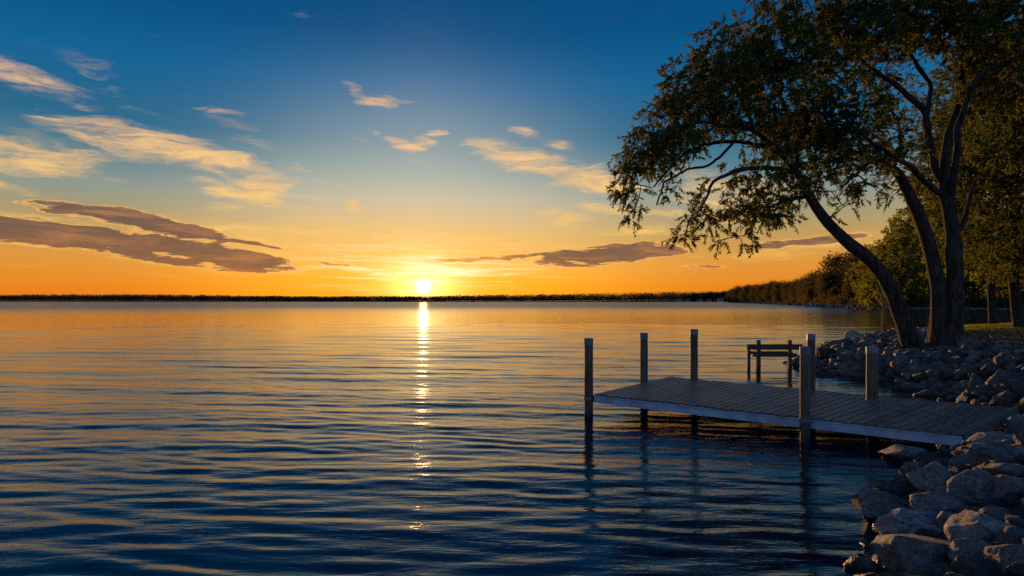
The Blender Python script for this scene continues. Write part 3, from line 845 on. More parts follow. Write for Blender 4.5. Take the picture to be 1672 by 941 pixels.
# stony edge along the shore across the cove, one strip of rubble
g = Geo(); rr = np.random.default_rng(5)
EDGE = FAR[8:19]
for i in range(2600):
    t = rr.uniform(0, len(EDGE) - 1.001); a = int(t); p = EDGE[a] * (1 - t + a) + EDGE[a + 1] * (t - a)
    s = rr.uniform(.15, .45) * (0.6 + np.hypot(*p) / 400)
    q = p + rr.normal(0, 1.4, 2) * (1 + np.hypot(*p) / 300)
    z = float(0.15 + rr.uniform(-.1, .5))
    V, F = base_lo[i % 8]
    g.add(V * [s * 1.3, s, s * .7] + [q[0], q[1], z], F)
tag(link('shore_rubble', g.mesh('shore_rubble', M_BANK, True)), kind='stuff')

# ================================================================ trees
def m_bark(name, a, b):
    m, k = new_mat(name)
    p = k.node('ShaderNodeTexCoord').outputs['Object']
    w = k.noise(k.mapping(p, scale=(9, 9, 1.6)), 1.0, 6, 0.7, dist=0.9)
    f = k.noise(p, 22.0, 4, 0.65)
    c = k.mix(k.mrange(w, 0.36, 0.62), a, b)
    principled(k, c, 0.92, k.math('MULTIPLY_ADD', f, 0.35, w), 0.15, 0.09, 1.0)
    return m
M_BARK = m_bark('ridged_bark', (0.018, 0.013, 0.010, 1), (0.085, 0.064, 0.050, 1))

def m_leaf(name, cols, trans=0.42, tcol=(0.30, 0.22, 0.02, 1), nscale=0.7):
    m, k = new_mat(name)
    g = k.node('ShaderNodeNewGeometry')
    n = k.noise(g.outputs['Position'], nscale, 4, 0.6)
    f = k.math('MULTIPLY_ADD', g.outputs['Random Per Island'], 0.55, k.math('MULTIPLY_ADD', n, 1.3, -0.42), clamp=True)
    c = k.ramp(f, [(i / (len(cols) - 1), q) for i, q in enumerate(cols)])
    d = k.node('ShaderNodeBsdfPrincipled'); k.put(d.inputs['Base Color'], c); d.inputs['Roughness'].default_value = 0.65
    d.inputs['Specular IOR Level'].default_value = 0.08
    t = k.node('ShaderNodeBsdfTranslucent')
    k.put(t.inputs[0], k.mix(0.6, k.vmath('SCALE', c, scale=2.2), tcol))
    mx = k.node('ShaderNodeMixShader'); mx.inputs[0].default_value = trans
    k.l.new(d.outputs[0], mx.inputs[1]); k.l.new(t.outputs[0], mx.inputs[2])
    o = k.node('ShaderNodeOutputMaterial'); k.l.new(mx.outputs[0], o.inputs[0])
    return m
M_LEAF = m_leaf('dusky_leaves', [(.028, .042, .012), (.045, .066, .015), (.060, .080, .018), (.085, .085, .022), (.115, .085, .024)], 0.33, (0.22, 0.20, 0.02, 1))
M_LEAF_GOLD = m_leaf('olive_leaves', [(.026, .040, .009), (.048, .066, .012), (.080, .088, .016), (.13, .105, .018)], 0.5, (0.36, 0.36, 0.03, 1))
M_LEAF_FAR = m_leaf('far_leaves', [(.022, .026, .011), (.035, .038, .014), (.055, .050, .018), (.075, .060, .022)], 0.30, (0.22, 0.14, 0.02, 1), 0.08)

def leaf_mesh(P, D, L, W, seed, droop=0.25):
    """many small folded leaves: P points, D rough directions, L lengths"""
    r = np.random.default_rng(seed); n = len(P)
    d = D + r.normal(0, .55, (n, 3)) - [0, 0, droop]; d /= np.linalg.norm(d, axis=1)[:, None]
    s = np.cross(d, r.normal(0, 1, (n, 3))); s /= np.linalg.norm(s, axis=1)[:, None]
    u = np.cross(d, s)
    Lc = (L * r.uniform(.65, 1.25, n))[:, None]; Wc = Lc * W
    V = np.stack([P, P + d * Lc * .45 + s * Wc * .5 + u * Wc * .15, P + d * Lc, P + d * Lc * .45 - s * Wc * .5 + u * Wc * .15], 1).reshape(-1, 3)
    F = np.arange(4 * n).reshape(-1, 4)
    return V, F

def bez(a, b, c, n):
    t = np.linspace(0, 1, n)[:, None]
    return (1 - t) ** 2 * a + 2 * t * (1 - t) * b + t * t * c

def grow(limbs, clumps, ntw, per, leafL, leafW, seed, spray=0.5, twig_r=0.006, hang=0.0, sides=4):
    """limbs: list of (points, radii). clumps: (centre, radii xyz, weight). returns twig tubes and leaves"""
    r = np.random.default_rng(seed)
    wood = Geo()
    N = []; NR = []
    for pts, rad in limbs:
        pts = np.asarray(pts); d = np.r_[0, np.cumsum(np.linalg.norm(np.diff(pts, axis=0), axis=1))]
        s = np.arange(0, d[-1], 0.35)
        N.append(np.column_stack([np.interp(s, d, pts[:, i]) for i in range(3)])); NR.append(np.interp(s, d, rad))
    N = np.concatenate(N); NR = np.concatenate(NR)
    if len(N) > 6: 
        keep = NR < NR.max() * 0.75
        if keep.sum() > 5: N, NR = N[keep], NR[keep]
    N = list(N); NR = list(NR)
    nodes = np.zeros((60000, 3)); nr = np.zeros(60000); cnt = len(N)
    nodes[:cnt] = N; nr[:cnt] = NR
    def connect(p, kfac, endr, nseg, wig):
        nonlocal cnt
        d = np.linalg.norm(nodes[:cnt] - p, axis=1)
        # prefer places a little below and towards the trunk
        j = int(np.argmin(d + 0.25 * np.maximum(nodes[:cnt, 2] - p[2], 0) - 6 * np.minimum(nr[:cnt], .03)))
        a = nodes[j]; L = max(d[j], .05)
        mid = (a + p) / 2 + r.normal(0, wig * L, 3) + [0, 0, .12 * L]
        q = bez(a, mid, p, nseg)
        r0 = min(nr[j] * .7, max(kfac * L, endr * 1.5))
        rr = np.linspace(r0, endr, nseg)
        add_tube(wood, q, rr, sides, 0, 0, False)
        m = nseg - 1
        nodes[cnt:cnt + m] = q[1:]; nr[cnt:cnt + m] = rr[1:]; cnt += m
        return q
    C = sorted(clumps, key=lambda c: min(np.linalg.norm(np.array(N) - np.array(c[0]), axis=1)))
    for c in C:
        connect(np.array(c[0], float), 0.018, 0.02, 9, .14)
    # tips inside every clump
    tips = []
    w = np.array([c[2] * (c[1][0] * c[1][1] * c[1][2]) ** (2 / 3) for c in clumps]); w = w / w.sum()
    for c, f in zip(clumps, w):
        n = max(3, int(ntw * f)); d = r.normal(size=(n, 3)); d /= np.linalg.norm(d, axis=1)[:, None]
        rad = r.uniform(.15, 1.0, n) ** 0.5
        tips.append(np.array(c[0]) + d * rad[:, None] * np.array(c[1]))
    tips = np.concatenate(tips)
    base = np.array(N)
    order = np.argsort([np.min(np.linalg.norm(nodes[:cnt:3] - t, axis=1)) for t in tips])
    LP = []; LD = []
    for t in tips[order]:
        q = connect(t, 0.012, twig_r, 5, .12)
        dirn = q[-1] - q[-2]; dirn /= np.linalg.norm(dirn) + 1e-9
        # side shoots carrying leaves
        k = int(per * r.uniform(.55, 1.35))
        ns = 3
        for s in range(ns):
            dd = dirn + r.normal(0, .65, 3) - [0, 0, hang]; dd /= np.linalg.norm(dd)
            ln = spray * r.uniform(.5, 1.15)
            q0 = q[-1] * 1.0 if s == 0 else q[-1] + (q[-2] - q[-1]) * r.uniform(0, .9)
            q1 = q0 + dd * ln + [0, 0, -hang * ln * .6]
            mid = (q0 + q1) / 2 + r.normal(0, .06 * ln, 3) + [0, 0, .08 * ln]
            if sides: add_tube(wood, np.array([q0, mid, q1]), [twig_r * .9, twig_r * .7, twig_r * .4], 3, 0, 0, False)
            tt = r.uniform(.1, 1.02, k // ns)[:, None]
            pp = (1 - tt) ** 2 * q0 + 2 * tt * (1 - tt) * mid + tt ** 2 * q1
            LP.append(pp + r.normal(0, .035 * spray, pp.shape)); LD.append(np.tile(dd, (len(pp), 1)))
    LP = np.concatenate(LP); LD = np.concatenate(LD)
    V, F = leaf_mesh(LP, LD, leafL * np.ones(len(LP)), leafW, seed + 1)
    return wood, V, F

def smooth_path(p, rad, n=26):
    p = np.asarray(p, float); d = np.r_[0, np.cumsum(np.linalg.norm(np.diff(p, axis=0), axis=1))]
    s = np.linspace(0, d[-1], n)
    # catmull rom through the points
    out = []
    for t in s:
        i = min(max(np.searchsorted(d, t) - 1, 0), len(p) - 2)
        u = (t - d[i]) / (d[i + 1] - d[i]); p0 = p[max(i - 1, 0)]; p1 = p[i]; p2 = p[i + 1]; p3 = p[min(i + 2, len(p) - 1)]
        out.append(.5 * ((2 * p1) + (-p0 + p2) * u + (2 * p0 - 5 * p1 + 4 * p2 - p3) * u * u + (-p0 + 3 * p1 - 3 * p2 + p3) * u ** 3))
    return np.array(out), np.interp(s, d, rad)

# ---------------------------------------------------------------- the big leaning tree on the bank
TD = 23.4
def tp(px, py, dz=0.0):
    return np.array(at(px, py, TD + dz))
tbase = np.array([(1535 - 836) / F_PX * TD, TD, hz((1535 - 836) / F_PX * TD, TD)])
print('tree base', tbase, 'shows at row', HOR + (CAM_H - tbase[2]) / TD * F_PX)
def hero_tree():
    root = empty('shade_tree', tuple(tbase), 'large old tree with three dark trunks, one leaning far out over the water', 'tree')
    px = TD / F_PX
    def limb(spec):
        return smooth_path([tp(x, y, d) for x, y, d, _ in spec], [w * .84 * px / 2 for *_, w in spec], 34)
    S = {
     'lean': [(1512,585,0,44),(1488,560,-.1,36),(1473,520,-.3,30),(1455,472,-.5,28),(1425,430,-.6,25),(1386,397,-.7,22),(1350,362,-.8,20),(1322,322,-.9,17),(1300,280,-1.0,14),(1270,245,-1.2,11),(1232,215,-1.4,8),(1190,195,-1.6,5)],
     'mid': [(1530,590,.2,44),(1531,560,.2,34),(1534,500,.2,29),(1527,440,.2,27),(1508,372,.1,24),(1482,312,0,20),(1458,275,-.1,16),(1425,262,-.3,13),(1385,246,-.5,10),(1340,238,-.7,7),(1300,222,-.9,4.5)],
     'tall': [(1560,590,0,46),(1556,556,0,36),(1560,480,.1,31),(1558,410,.2,29),(1551,350,.3,26),(1541,300,.4,20),(1549,223,.5,17),(1567,170,.6,14),(1571,120,.7,11),(1562,60,.8,8),(1550,0,.9,6),(1540,-70,1.0,4)],
     'back': [(1520,580,.5,26),(1524,540,.6,20),(1526,470,.8,15),(1500,370,1.2,12),(1470,300,1.6,9),(1440,230,2.0,6)],
    }
    L = {
     'a1': [(1541,300,.4,17),(1526,268,.2,15),(1513,215,.1,14),(1508,185,0,13),(1491,168,0,12),(1464,146,-.1,10.5),(1429,124,-.2,9),(1393,97,-.3,7),(1362,66,-.4,5),(1335,30,-.5,3)],
     'a2': [(1511,200,.1,11),(1518,165,.5,10),(1520,132,.8,9),(1496,103,1.0,8),(1473,68,1.2,6),(1460,20,1.4,4),(1452,-40,1.5,3)],
     'a3': [(1552,330,.3,14),(1568,245,-.5,12),(1577,187,-.8,11),(1603,130,-1.0,9),(1652,104,-1.2,6),(1700,90,-1.3,4)],
     'a4': [(1536,318,.3,13),(1512,298,-.4,12),(1490,274,-.9,10),(1462,256,-1.3,8),(1420,225,-1.8,6),(1380,190,-2.2,4)],
     'a5': [(1429,124,-.2,6),(1400,112,-.8,5),(1340,115,-1.2,4),(1280,120,-1.5,3)],
     'a6': [(1571,120,.7,8),(1600,60,1.2,6),(1630,0,1.5,4)],
     'b1': [(1300,280,-1.0,10),(1262,276,-1.2,9),(1219,277,-1.4,8),(1185,288,-1.5,7),(1161,304,-1.6,6),(1147,330,-1.7,4.5),(1138,356,-1.8,3)],
     'b2': [(1275,250,-1.2,9),(1240,236,-.9,8),(1200,229,-.6,7.5),(1160,238,-.4,6.5),(1120,254,-.3,5),(1090,280,-.2,4),(1062,312,-.1,3)],
     'b3': [(1232,215,-1.4,7),(1195,206,-1.9,6),(1150,200,-2.3,5),(1100,215,-2.6,4),(1050,250,-2.8,3)],
     'b4': [(1200,229,-.6,6),(1165,262,-.9,5),(1120,275,-1.1,4.5),(1085,295,-1.3,3.5),(1070,330,-1.4,2.5)],
     'b5': [(1232,215,-1.4,7),(1215,170,-1.2,6),(1190,130,-1.0,5),(1170,95,-.8,3)],
     'b6': [(1300,280,-1.0,9),(1298,220,-.2,8),(1270,150,.5,6),(1250,90,1.0,4),(1240,40,1.2,3)],
     'b7': [(1322,322,-.9,9),(1290,330,-1.6,7),(1255,345,-2.0,5),(1225,370,-2.2,3)],
     'm1': [(1458,275,-.1,10),(1470,225,.8,8),(1440,170,1.4,6),(1400,140,1.8,4)],
     'm2': [(1385,246,-.5,8),(1350,200,-1.4,6),(1310,160,-1.9,4)],
     'm3': [(1425,262,-.3,8),(1400,290,-1.2,5),(1380,315,-1.5,3)],
    }
    # dead stub on the tall trunk
    ST = [(1558,378,.2,12),(1570,372,.1,9),(1580,340,0,8),(1587,310,-.1,7),(1595,292,-.1,5)]
    mats = M_BARK
    off = -tbase
    for nm, sp in S.items():
        g = Geo(); p, rr = limb(sp); add_tube(g, p + off, rr, 16, 0.10, 3)
        if nm != 'back':   # root flare
            for a in np.linspace(0, 2 * math.pi, 6)[:-1] + {'lean': .2, 'mid': .9, 'tall': 1.5}[nm]:
                q0 = p[1] + [0, 0, .12]; e = np.array([math.cos(a), math.sin(a), 0])
                q2 = q0 + e * .85; q2[2] = hz(q2[0], q2[1]) - .12
                q1 = q0 + e * .38; q1[2] = hz(q1[0], q1[1]) + .10
                add_tube(g, bez(q0, q1, q2, 9) + off, np.linspace(.24, .05, 9), 9, .12, 5)
        o = link('trunk', g.mesh('trunk', mats, True), root)
        if nm == 'tall':
            g = Geo(); p2, r2 = limb(ST); add_tube(g, p2 + off, r2, 9, .12, 8)
            link('dead_stub', g.mesh('dead_stub', mats, True), o)
    allimbs = [limb(sp) for sp in S.values()] + [limb(sp) for sp in L.values()]
    for nm, sp in L.items():
        g = Geo(); p, rr = limb(sp); p = p + np.array([0, 0, .05]) * 0
        jit = np.random.default_rng(len(nm) * 7 + ord(nm[-1])); p[2:] += np.cumsum(jit.normal(0, .018, (len(p) - 2, 3)), 0)
        add_tube(g, p + off, rr, 9, .12, 4)
        link('limb', g.mesh('limb', mats, True), root)
    # crown: (x, y, depth offset, half width, half height in the photograph, half depth in metres, weight)
    K = [
     (1245,40,0,60,45,1.6,.8),(1170,85,0,60,45,1.8,.9),(1120,140,0,50,50,1.8,1),(1080,200,0,45,45,1.6,1),(1048,248,0,42,38,1.5,1),(1025,300,0,28,34,1.2,.9),
     (1035,345,.2,18,26,.7,.7),(1075,265,1,45,35,1.4,.9),(1140,205,1,55,45,1.8,1),(1190,150,1,60,50,2,1),(1240,110,.5,60,50,2.2,1),(1210,190,-1.5,55,40,1.6,.9),
     (1110,235,-1.5,45,30,1.4,.7),(1290,80,-1,60,50,2,1),(1330,30,0,60,45,2,1),(1290,165,-1.5,55,50,2,1),(1250,235,-1,45,40,1.6,.9),(1290,215,1,50,40,1.8,1),
     (1155,352,-1.6,40,26,.9,.7),(1120,385,-1.6,26,18,.7,.55),(1150,325,-1.5,26,24,.6,.4),(1090,310,-1,26,18,.7,.35),(1175,290,-1.2,26,14,.6,.3),
     (1235,300,-1,48,34,1.3,.9),(1225,350,-1.8,40,24,.9,.8),(1215,385,-1.8,26,20,.7,.6),(1265,345,-1.6,36,26,.9,.85),(1295,310,-1,34,30,1.1,.95),(1205,340,-1.6,26,18,.7,.6),
     (1330,250,-.5,50,45,1.8,1),(1345,190,-1,50,45,2,1),(1355,120,-.8,50,45,2,1),(1385,60,0,55,45,2.2,1),(1400,10,0,60,40,2.2,1),(1330,300,-.6,30,24,1,.8),
     (1385,290,-.9,36,28,1.1,.8),(1400,330,-1.2,18,18,.6,.35),(1425,305,-1.2,26,18,.7,.45),(1380,235,-1.2,45,35,1.6,.9),(1410,180,-1.2,45,40,1.8,.9),(1445,210,1,40,40,1.6,.7),
     (1440,110,.5,45,35,1.8,.7),(1455,45,0,50,40,2,1),(1520,30,0,60,35,2.2,1),(1580,30,.5,60,40,2.2,1),(1640,20,.5,60,45,2.4,1),(1640,80,.5,50,40,2.2,.9),
     (1590,95,.8,40,30,1.8,.7),(1560,130,1,30,30,1.4,.5),(1500,60,.8,40,24,1.6,.8),(1480,250,-.5,30,28,1.1,.5),(1470,310,1,26,24,1,.3),(1605,180,.5,35,35,1.6,.6),
     (1440,255,-1,34,26,1.2,.8),(1460,160,1.5,30,24,1.2,.35),(1540,195,1.8,24,30,1.2,.25),(1300,-30,0,70,40,2,.8),(1420,-50,0,80,40,2.4,1),(1540,-50,0,80,45,2.6,1),(1640,-50,0,80,45,2.6,1),
     (1250,345,-.8,40,20,.8,.6),(1170,395,-1.6,16,10,.4,.2),(1190,115,-1.2,40,35,1.4,.7),(1140,165,-1.4,40,35,1.4,.7),(1700,60,.5,60,70,2.4,.8),(1625,130,-.6,45,26,1.4,.8),(1665,105,-.8,40,30,1.4,.8),(1560,62,-.4,40,26,1.6,.8),(1500,15,-.6,60,26,1.8,.8),(1600,60,-1,45,30,1.6,.8),(1585,150,-.4,24,22,1,.6),(1425,60,-1,40,34,1.6,.8),(1480,110,1.6,26,20,1,.35),(1370,345,-1,8,20,.3,.10),
    ]
    cl = [(tp(x, y, d), (a * px * .86, c * .9, b * px * .86), w) for x, y, d, a, b, c, w in K]
    wood, V, F = grow(allimbs, cl, 3800, 84, 0.118, 0.34, 12, 0.44, 0.0065, 0.20)
    print('hero leaves', len(F))
    g = Geo(); g.add(V + off, F)
    cr = link('crown', g.mesh('crown', M_LEAF), root)
    me = wood.mesh('twigs', M_BARK, True); me.transform(Matrix.Translation(-Vector(tbase)))
    link('twigs', me, cr)
hero_tree()

# ---------------------------------------------------------------- other trees
def make_tree(name, H, spread, trunk_r, ntw, per, leafL, leafW, mat, seed, fork=0.28, low=0.18, spray=.6, twigs=True, nclump=26, lean=(0, 0), label=None, group=None):
    """returns the root Empty at the origin with a trunk and a crown under it"""
    r = np.random.default_rng(seed)
    root = empty(name, (0, 0, 0), label, 'tree', group)
    top = np.array([lean[0] * H, lean[1] * H, H * .78])
    mid = np.array([r.normal(0, .02) * H + lean[0] * H * .3, r.normal(0, .02) * H, H * .4])
    tr = smooth_path([(0, 0, -.4), (0, 0, .15), mid * [1, 1, .5], mid, (mid + top) / 2 + r.normal(0, .015, 3) * H, top], [trunk_r * 1.5, trunk_r * 1.15, trunk_r * .9, trunk_r * .75, trunk_r * .45, trunk_r * .12], 22)
    limbs = [tr]
    for i in range(9):
        s = fork + (0.75 - fork) * i / 8; a = i * 2.4 + r.uniform(-.4, .4)
        p0 = np.array([np.interp(s * H, tr[0][:, 2], tr[0][:, j]) for j in range(3)])
        ln = spread * r.uniform(.5, .8) * (1 - abs(s - .4) * .7)
        e = np.array([math.cos(a), math.sin(a), 0])
        rr = trunk_r * .42 * (1 - s * .6)
        limbs.append(smooth_path([p0, p0 + e * ln * .4 + [0, 0, ln * .35], p0 + e * ln + [0, 0, ln * .6]], [rr, rr * .6, rr * .2], 12))
    cl = []
    for i in range(nclump):
        zf = low + (1 - low) * ((i + .5) / nclump); prof = math.sin(math.pi * min(max((zf - low * .7) / (1.03 - low * .7), 0), 1)) ** .6
        a = i * 2.399 + r.uniform(-.3, .3); rad = spread * prof * r.uniform(.35, .85)
        c = np.array([math.cos(a) * rad + lean[0] * H * zf, math.sin(a) * rad, H * zf * .95 + r.normal(0, .02) * H])
        s = spread * r.uniform(.26, .42)
        cl.append((c, (s, s, s * .72), 1))
    wood, V, F = grow(limbs, cl, ntw, per, leafL, leafW, seed + 5, spray, max(.006, trunk_r * .02), .1, 4 if twigs else 0) if twigs else grow_far(cl, ntw, per, leafL, leafW, seed)
    g = Geo()
    for i, (p, rd) in enumerate(limbs): add_tube(g, p, rd, 12 if i == 0 else 6, .08, 3)
    link('trunk', g.mesh('trunk', M_BARK, True), root)
    g = Geo(); g.add(V, F); cr = link('crown', g.mesh('crown', mat), root)
    if wood is not None: link('twigs', wood.mesh('twigs', M_BARK, True), cr)
    return root

def grow_far(cl, ntw, per, leafL, leafW, seed):
    """foliage of a distant tree: leaf sprays spread through every clump, denser outside"""
    r = np.random.default_rng(seed); P = []; D = []
    for c, s, w in cl:
        n = int(ntw * per / len(cl))
        d = r.normal(size=(n // 6, 3)); d /= np.linalg.norm(d, axis=1)[:, None]
        q = np.array(c) + d * (r.uniform(.3, 1, n // 6) ** .5)[:, None] * np.array(s)
        q = np.repeat(q, 6, 0) + r.normal(0, leafL * 1.3, (len(q) * 6, 3))
        P.append(q); D.append(np.repeat(d, 6, 0))
    P = np.concatenate(P); D = np.concatenate(D)
    V, F = leaf_mesh(P, D, leafL * np.ones(len(P)), leafW, seed, .1)
    return None, V, F

def copy_tree(src, loc, rz, sc, label=None, group=None):
    c = src.copy(); COL.objects.link(c); c.location = loc; c.rotation_euler = (0, 0, rz); c.scale = (sc[0], sc[0], sc[1])
    if label: c['label'] = label
    if group: c['group'] = group
    for ch in list(src.children):
        d = ch.copy(); COL.objects.link(d); d.parent = c
        for g in list(ch.children):
            e = g.copy(); COL.objects.link(e); e.parent = d
    return c
def put(o, x, y, rz=0, sc=(1, 1)):
    o.location = (x, y, hz(x, y) - .05); o.rotation_euler = (0, 0, rz); o.scale = (sc[0], sc[0], sc[1]); return o

# two lawn trees on the grass behind the bank, their crowns filling the upper corner
LG = 'trees on the lawn behind the bank'
def gx(px, D): return (px - 836) / F_PX * D
t = make_tree('lawn_tree', 15.5, 5.6, .26, 1500, 46, .21, .42, M_LEAF_GOLD, 31, fork=.22, low=.26, spray=.6, label='lawn tree with forked dark trunk standing on the sunlit grass beyond the big tree', group=LG)
put(t, gx(1622, 45), 45, .4)
t2 = make_tree('lawn_tree', 17.5, 6.0, .29, 1700, 46, .20, .42, M_LEAF, 32, fork=.20, low=.24, spray=.6, label='tree with a thick straight trunk on the lawn at the frame edge', group=LG)
put(t2, gx(1664, 37.5), 37.5, 1.0)
t3 = copy_tree(t2, (gx(1765, 33), 33, hz(gx(1765, 33), 33) - .05), 2.2, (1.1, .95), 'tree outside the trunk line whose dark boughs reach in over the rocks', LG)

# trees round the cove: golden, low skirted
CG = 'trees round the cove'
c1 = make_tree('cove_tree', 20, 8.5, .45, 1300, 34, .42, .45, M_LEAF_GOLD, 41, low=.04, spray=1.0, nclump=34, label='golden olive tree reaching down to the water between leaning trunk and middle trunk', group=CG)
put(c1, gx(1478, 190), 190, 0, (1.35, 1.25))
c2 = make_tree('cove_tree', 17, 7.5, .4, 1100, 34, .42, .45, M_LEAF_GOLD, 42, low=.03, spray=1.0, nclump=30, label='golden tree just beyond the sapling where the cove shore turns', group=CG)
put(c2, gx(1432, 205), 205, 1.2, (1.1, 1.1))
for i, (px, D, s, h, rz, lab) in enumerate([
    (1535, 205, 1.5, 1.5, 2.0, 'tall olive tree seen between the middle and tall trunks'),
    (1592, 200, 1.3, 1.35, 3.3, 'olive tree across the cove behind the tall trunk'),
    (1640, 212, 1.4, 1.6, 4.1, 'dark green tree across the cove behind the lawn trees'),
    (1690, 205, 1.4, 1.5, 5.0, 'tree across the cove partly cut by the frame edge'),
    (1500, 240, 1.6, 1.75, .7, 'tall tree standing behind the golden one over the cove')]):
    x = gx(px, D); copy_tree(c1 if i % 2 == 0 else c2, (x, D, hz(x, D) - .1), rz, (s, h), lab, CG)

# the wooded shore running out from the cove: each tree its own object
WG = 'trees along the wooded shore'
protos = []
for i in range(4):
    p = make_tree('shore_tree', 20, (8.0, 7.0, 9.0, 7.6)[i], .45, 420, 22, .85, .55, M_LEAF_FAR, 60 + i, low=(.05, .04, .16, .06)[i], twigs=False, nclump=(34, 30, 22, 36)[i],
                  label='round dark tree in the row along the wooded shore', group=WG)
    protos.append(p)
WL = 'round dark tree in the row along the wooded shore'
# px, base distance, top row in the photograph, width factor, prototype, label
ROW = [
 (1412,330,408,1.15,2,'tall dark tree with holes in its crown, rising highest on the wooded shore'),
 (1372,360,419,1.25,2,'tall spreading tree with an airy crown beside the highest one'),
 (1396,300,440,1.0,1,None),(1352,345,446,1.0,0,None),(1330,400,447,1.15,2,'domed tree standing a step above the even part of the wooded shore'),
 (1382,318,462,.8,3,None),(1412,290,455,.9,0,None),(1345,360,466,.85,1,None),(1317,430,456,1.2,0,None),(1303,470,458,1.2,3,None),
 (1322,372,470,.8,3,None),(1362,322,470,.7,1,None),(1289,520,461,1.3,1,None),(1275,560,462,1.3,0,None),(1262,600,461,1.4,3,None),
 (1298,500,472,.9,1,None),(1248,650,465,1.5,0,None),(1236,700,466,1.5,1,None),(1222,760,467,1.6,3,None),(1208,830,469,1.7,0,None),
 (1196,920,473,1.6,1,None),(1270,560,474,.9,2,None),(1243,700,476,.9,0,None),(1197,980,478,1.3,3,None),(1184,1050,476,1.9,1,None),(1172,1120,478,1.9,0,None),
 (1160,1200,478,1.9,3,None),(1147,1260,479,1.9,1,None),(1135,1320,479.5,1.9,0,None),(1438,270,430,1.1,1,None),(1460,300,405,1.3,0,None),(1310,450,470,.8,1,None),
 (1340,400,478,.6,0,None),(1376,305,480,.5,1,None),(1215,800,477,.9,2,None),(1256,640,478,.7,1,None),
]
used = set()
ORD = ['first','second','third','fourth','fifth','sixth','seventh','eighth','ninth','tenth','eleventh','twelfth','thirteenth','fourteenth','fifteenth','sixteenth','seventeenth',
       'eighteenth','nineteenth','twentieth','twenty-first','twenty-second','twenty-third','twenty-fourth','twenty-fifth','twenty-sixth','twenty-seventh','twenty-eighth','twenty-ninth',
       'thirtieth','thirty-first','thirty-second','thirty-third','thirty-fourth','thirty-fifth','thirty-sixth','thirty-seventh','thirty-eighth']
along = sorted(range(len(ROW)), key=lambda i: ROW[i][0])
for n_, i in enumerate(along):
    if ROW[i][5] is None:
        look = ('bushy round', 'narrow rounded', 'airy open', 'dense low skirted')[ROW[i][4]]
        ROW[i] = ROW[i][:5] + (f'{look} dark tree, {ORD[n_]} along the wooded shore from its open water end',)
for i, (px, D, top, w, pi, lab) in enumerate(ROW):
    x = gx(px, D)
    # step inland until there is dry land underfoot
    while hz(x, D) < 0.5 and D < 1600: D *= 1.02; x = gx(px, D)
    z = hz(x, D) - .2; H = CAM_H + (HOR - top) * D / F_PX - z
    sc = (max(.35, H / 20 * w * .9), H / 20)
    if pi not in used:
        used.add(pi); o = protos[pi]; o.location = (x, D, z); o.scale = (sc[0], sc[0], sc[1]); o.rotation_euler = (0, 0, i)
        o['label'] = lab or WL
    else:
        copy_tree(protos[pi], (x, D, z), i * 1.7, sc, lab or WL, WG)

# undergrowth along that shore and round the cove
r = np.random.default_rng(77)
def leaf_mass(name, spots, leafL, n_per, mat, seed):
    """spots: (x, y, z, half width, half height)"""
    rr = np.random.default_rng(seed); P = []; D = []; LL = []
    for (x, y, z, a, b) in spots:
        n = n_per; d = rr.normal(size=(n, 3)); d[:, 2] = np.abs(d[:, 2]) * 1.0 - .25; d /= np.linalg.norm(d, axis=1)[:, None]
        P.append(np.array([x, y, z]) + d * np.array([a, a, b]) * (rr.uniform(.45, 1, n) ** .5)[:, None]); D.append(d); LL.append(np.full(n, leafL * (a / spots[0][3]) ** .3))
    V, F = leaf_mesh(np.concatenate(P), np.concatenate(D), np.concatenate(LL), .7, seed, .0)
    g = Geo(); g.add(V, F); return link(name, g.mesh(name, mat))
sp = []
LINE = FAR[6:19]
for i in range(620):
    t = r.uniform(0, len(LINE) - 1.001); a = int(t); p = LINE[a] * (1 - t + a) + LINE[a + 1] * (t - a)
    d = np.hypot(*p); q = p + np.array([r.uniform(2, 14), r.uniform(0, 9)]) * (0.5 + d / 500)
    h = hz(*q)
    if h < .3: continue
    s = r.uniform(1.5, 3.2) * (0.45 + d / 500)
    sp.append((q[0], q[1], h + s * .2, s, s * r.uniform(.6, 1.2)))
tag(leaf_mass('undergrowth', sp, .7, 90, M_LEAF_FAR, 5), kind='stuff')

# the far shore across the lake: a wooded ridge that reads as one mass
sp = []
for i in range(2600):
    x = r.uniform(-1750, 620); row = r.integers(0, 4)
    y = 1404 + row * 22 + r.uniform(-8, 8) + max(0, -x - 300) * .115 * (1 + 0 * x)
    h = hz(x, y)
    if h < .4: y += 20; h = hz(x, y)
    s = r.uniform(4.0, 7.5)
    pxx = 836 + x / y * F_PX
    row_y = np.interp(pxx, [-200, 0, 120, 260, 420, 560, 700, 850, 1000, 1100, 1200], [481, 481.5, 480.5, 481, 483, 484, 483, 480.5, 478, 476.5, 474])
    ztop = CAM_H + (HOR - row_y) / F_PX * y + 0.8 * vnoise(np.array([[x / 60.0, 1.1, 0.2]]), 6)[0] + 0.4 * r.normal()
    ztop = h + (ztop - h) * (.62, .78, .9, 1.0)[row]
    hb = (ztop - h) * .72
    sp.append((x, y, ztop - hb, s * 2.1, hb))
tag(leaf_mass('far_wood', sp, 1.7, 110, M_LEAF_FAR, 6), kind='stuff')

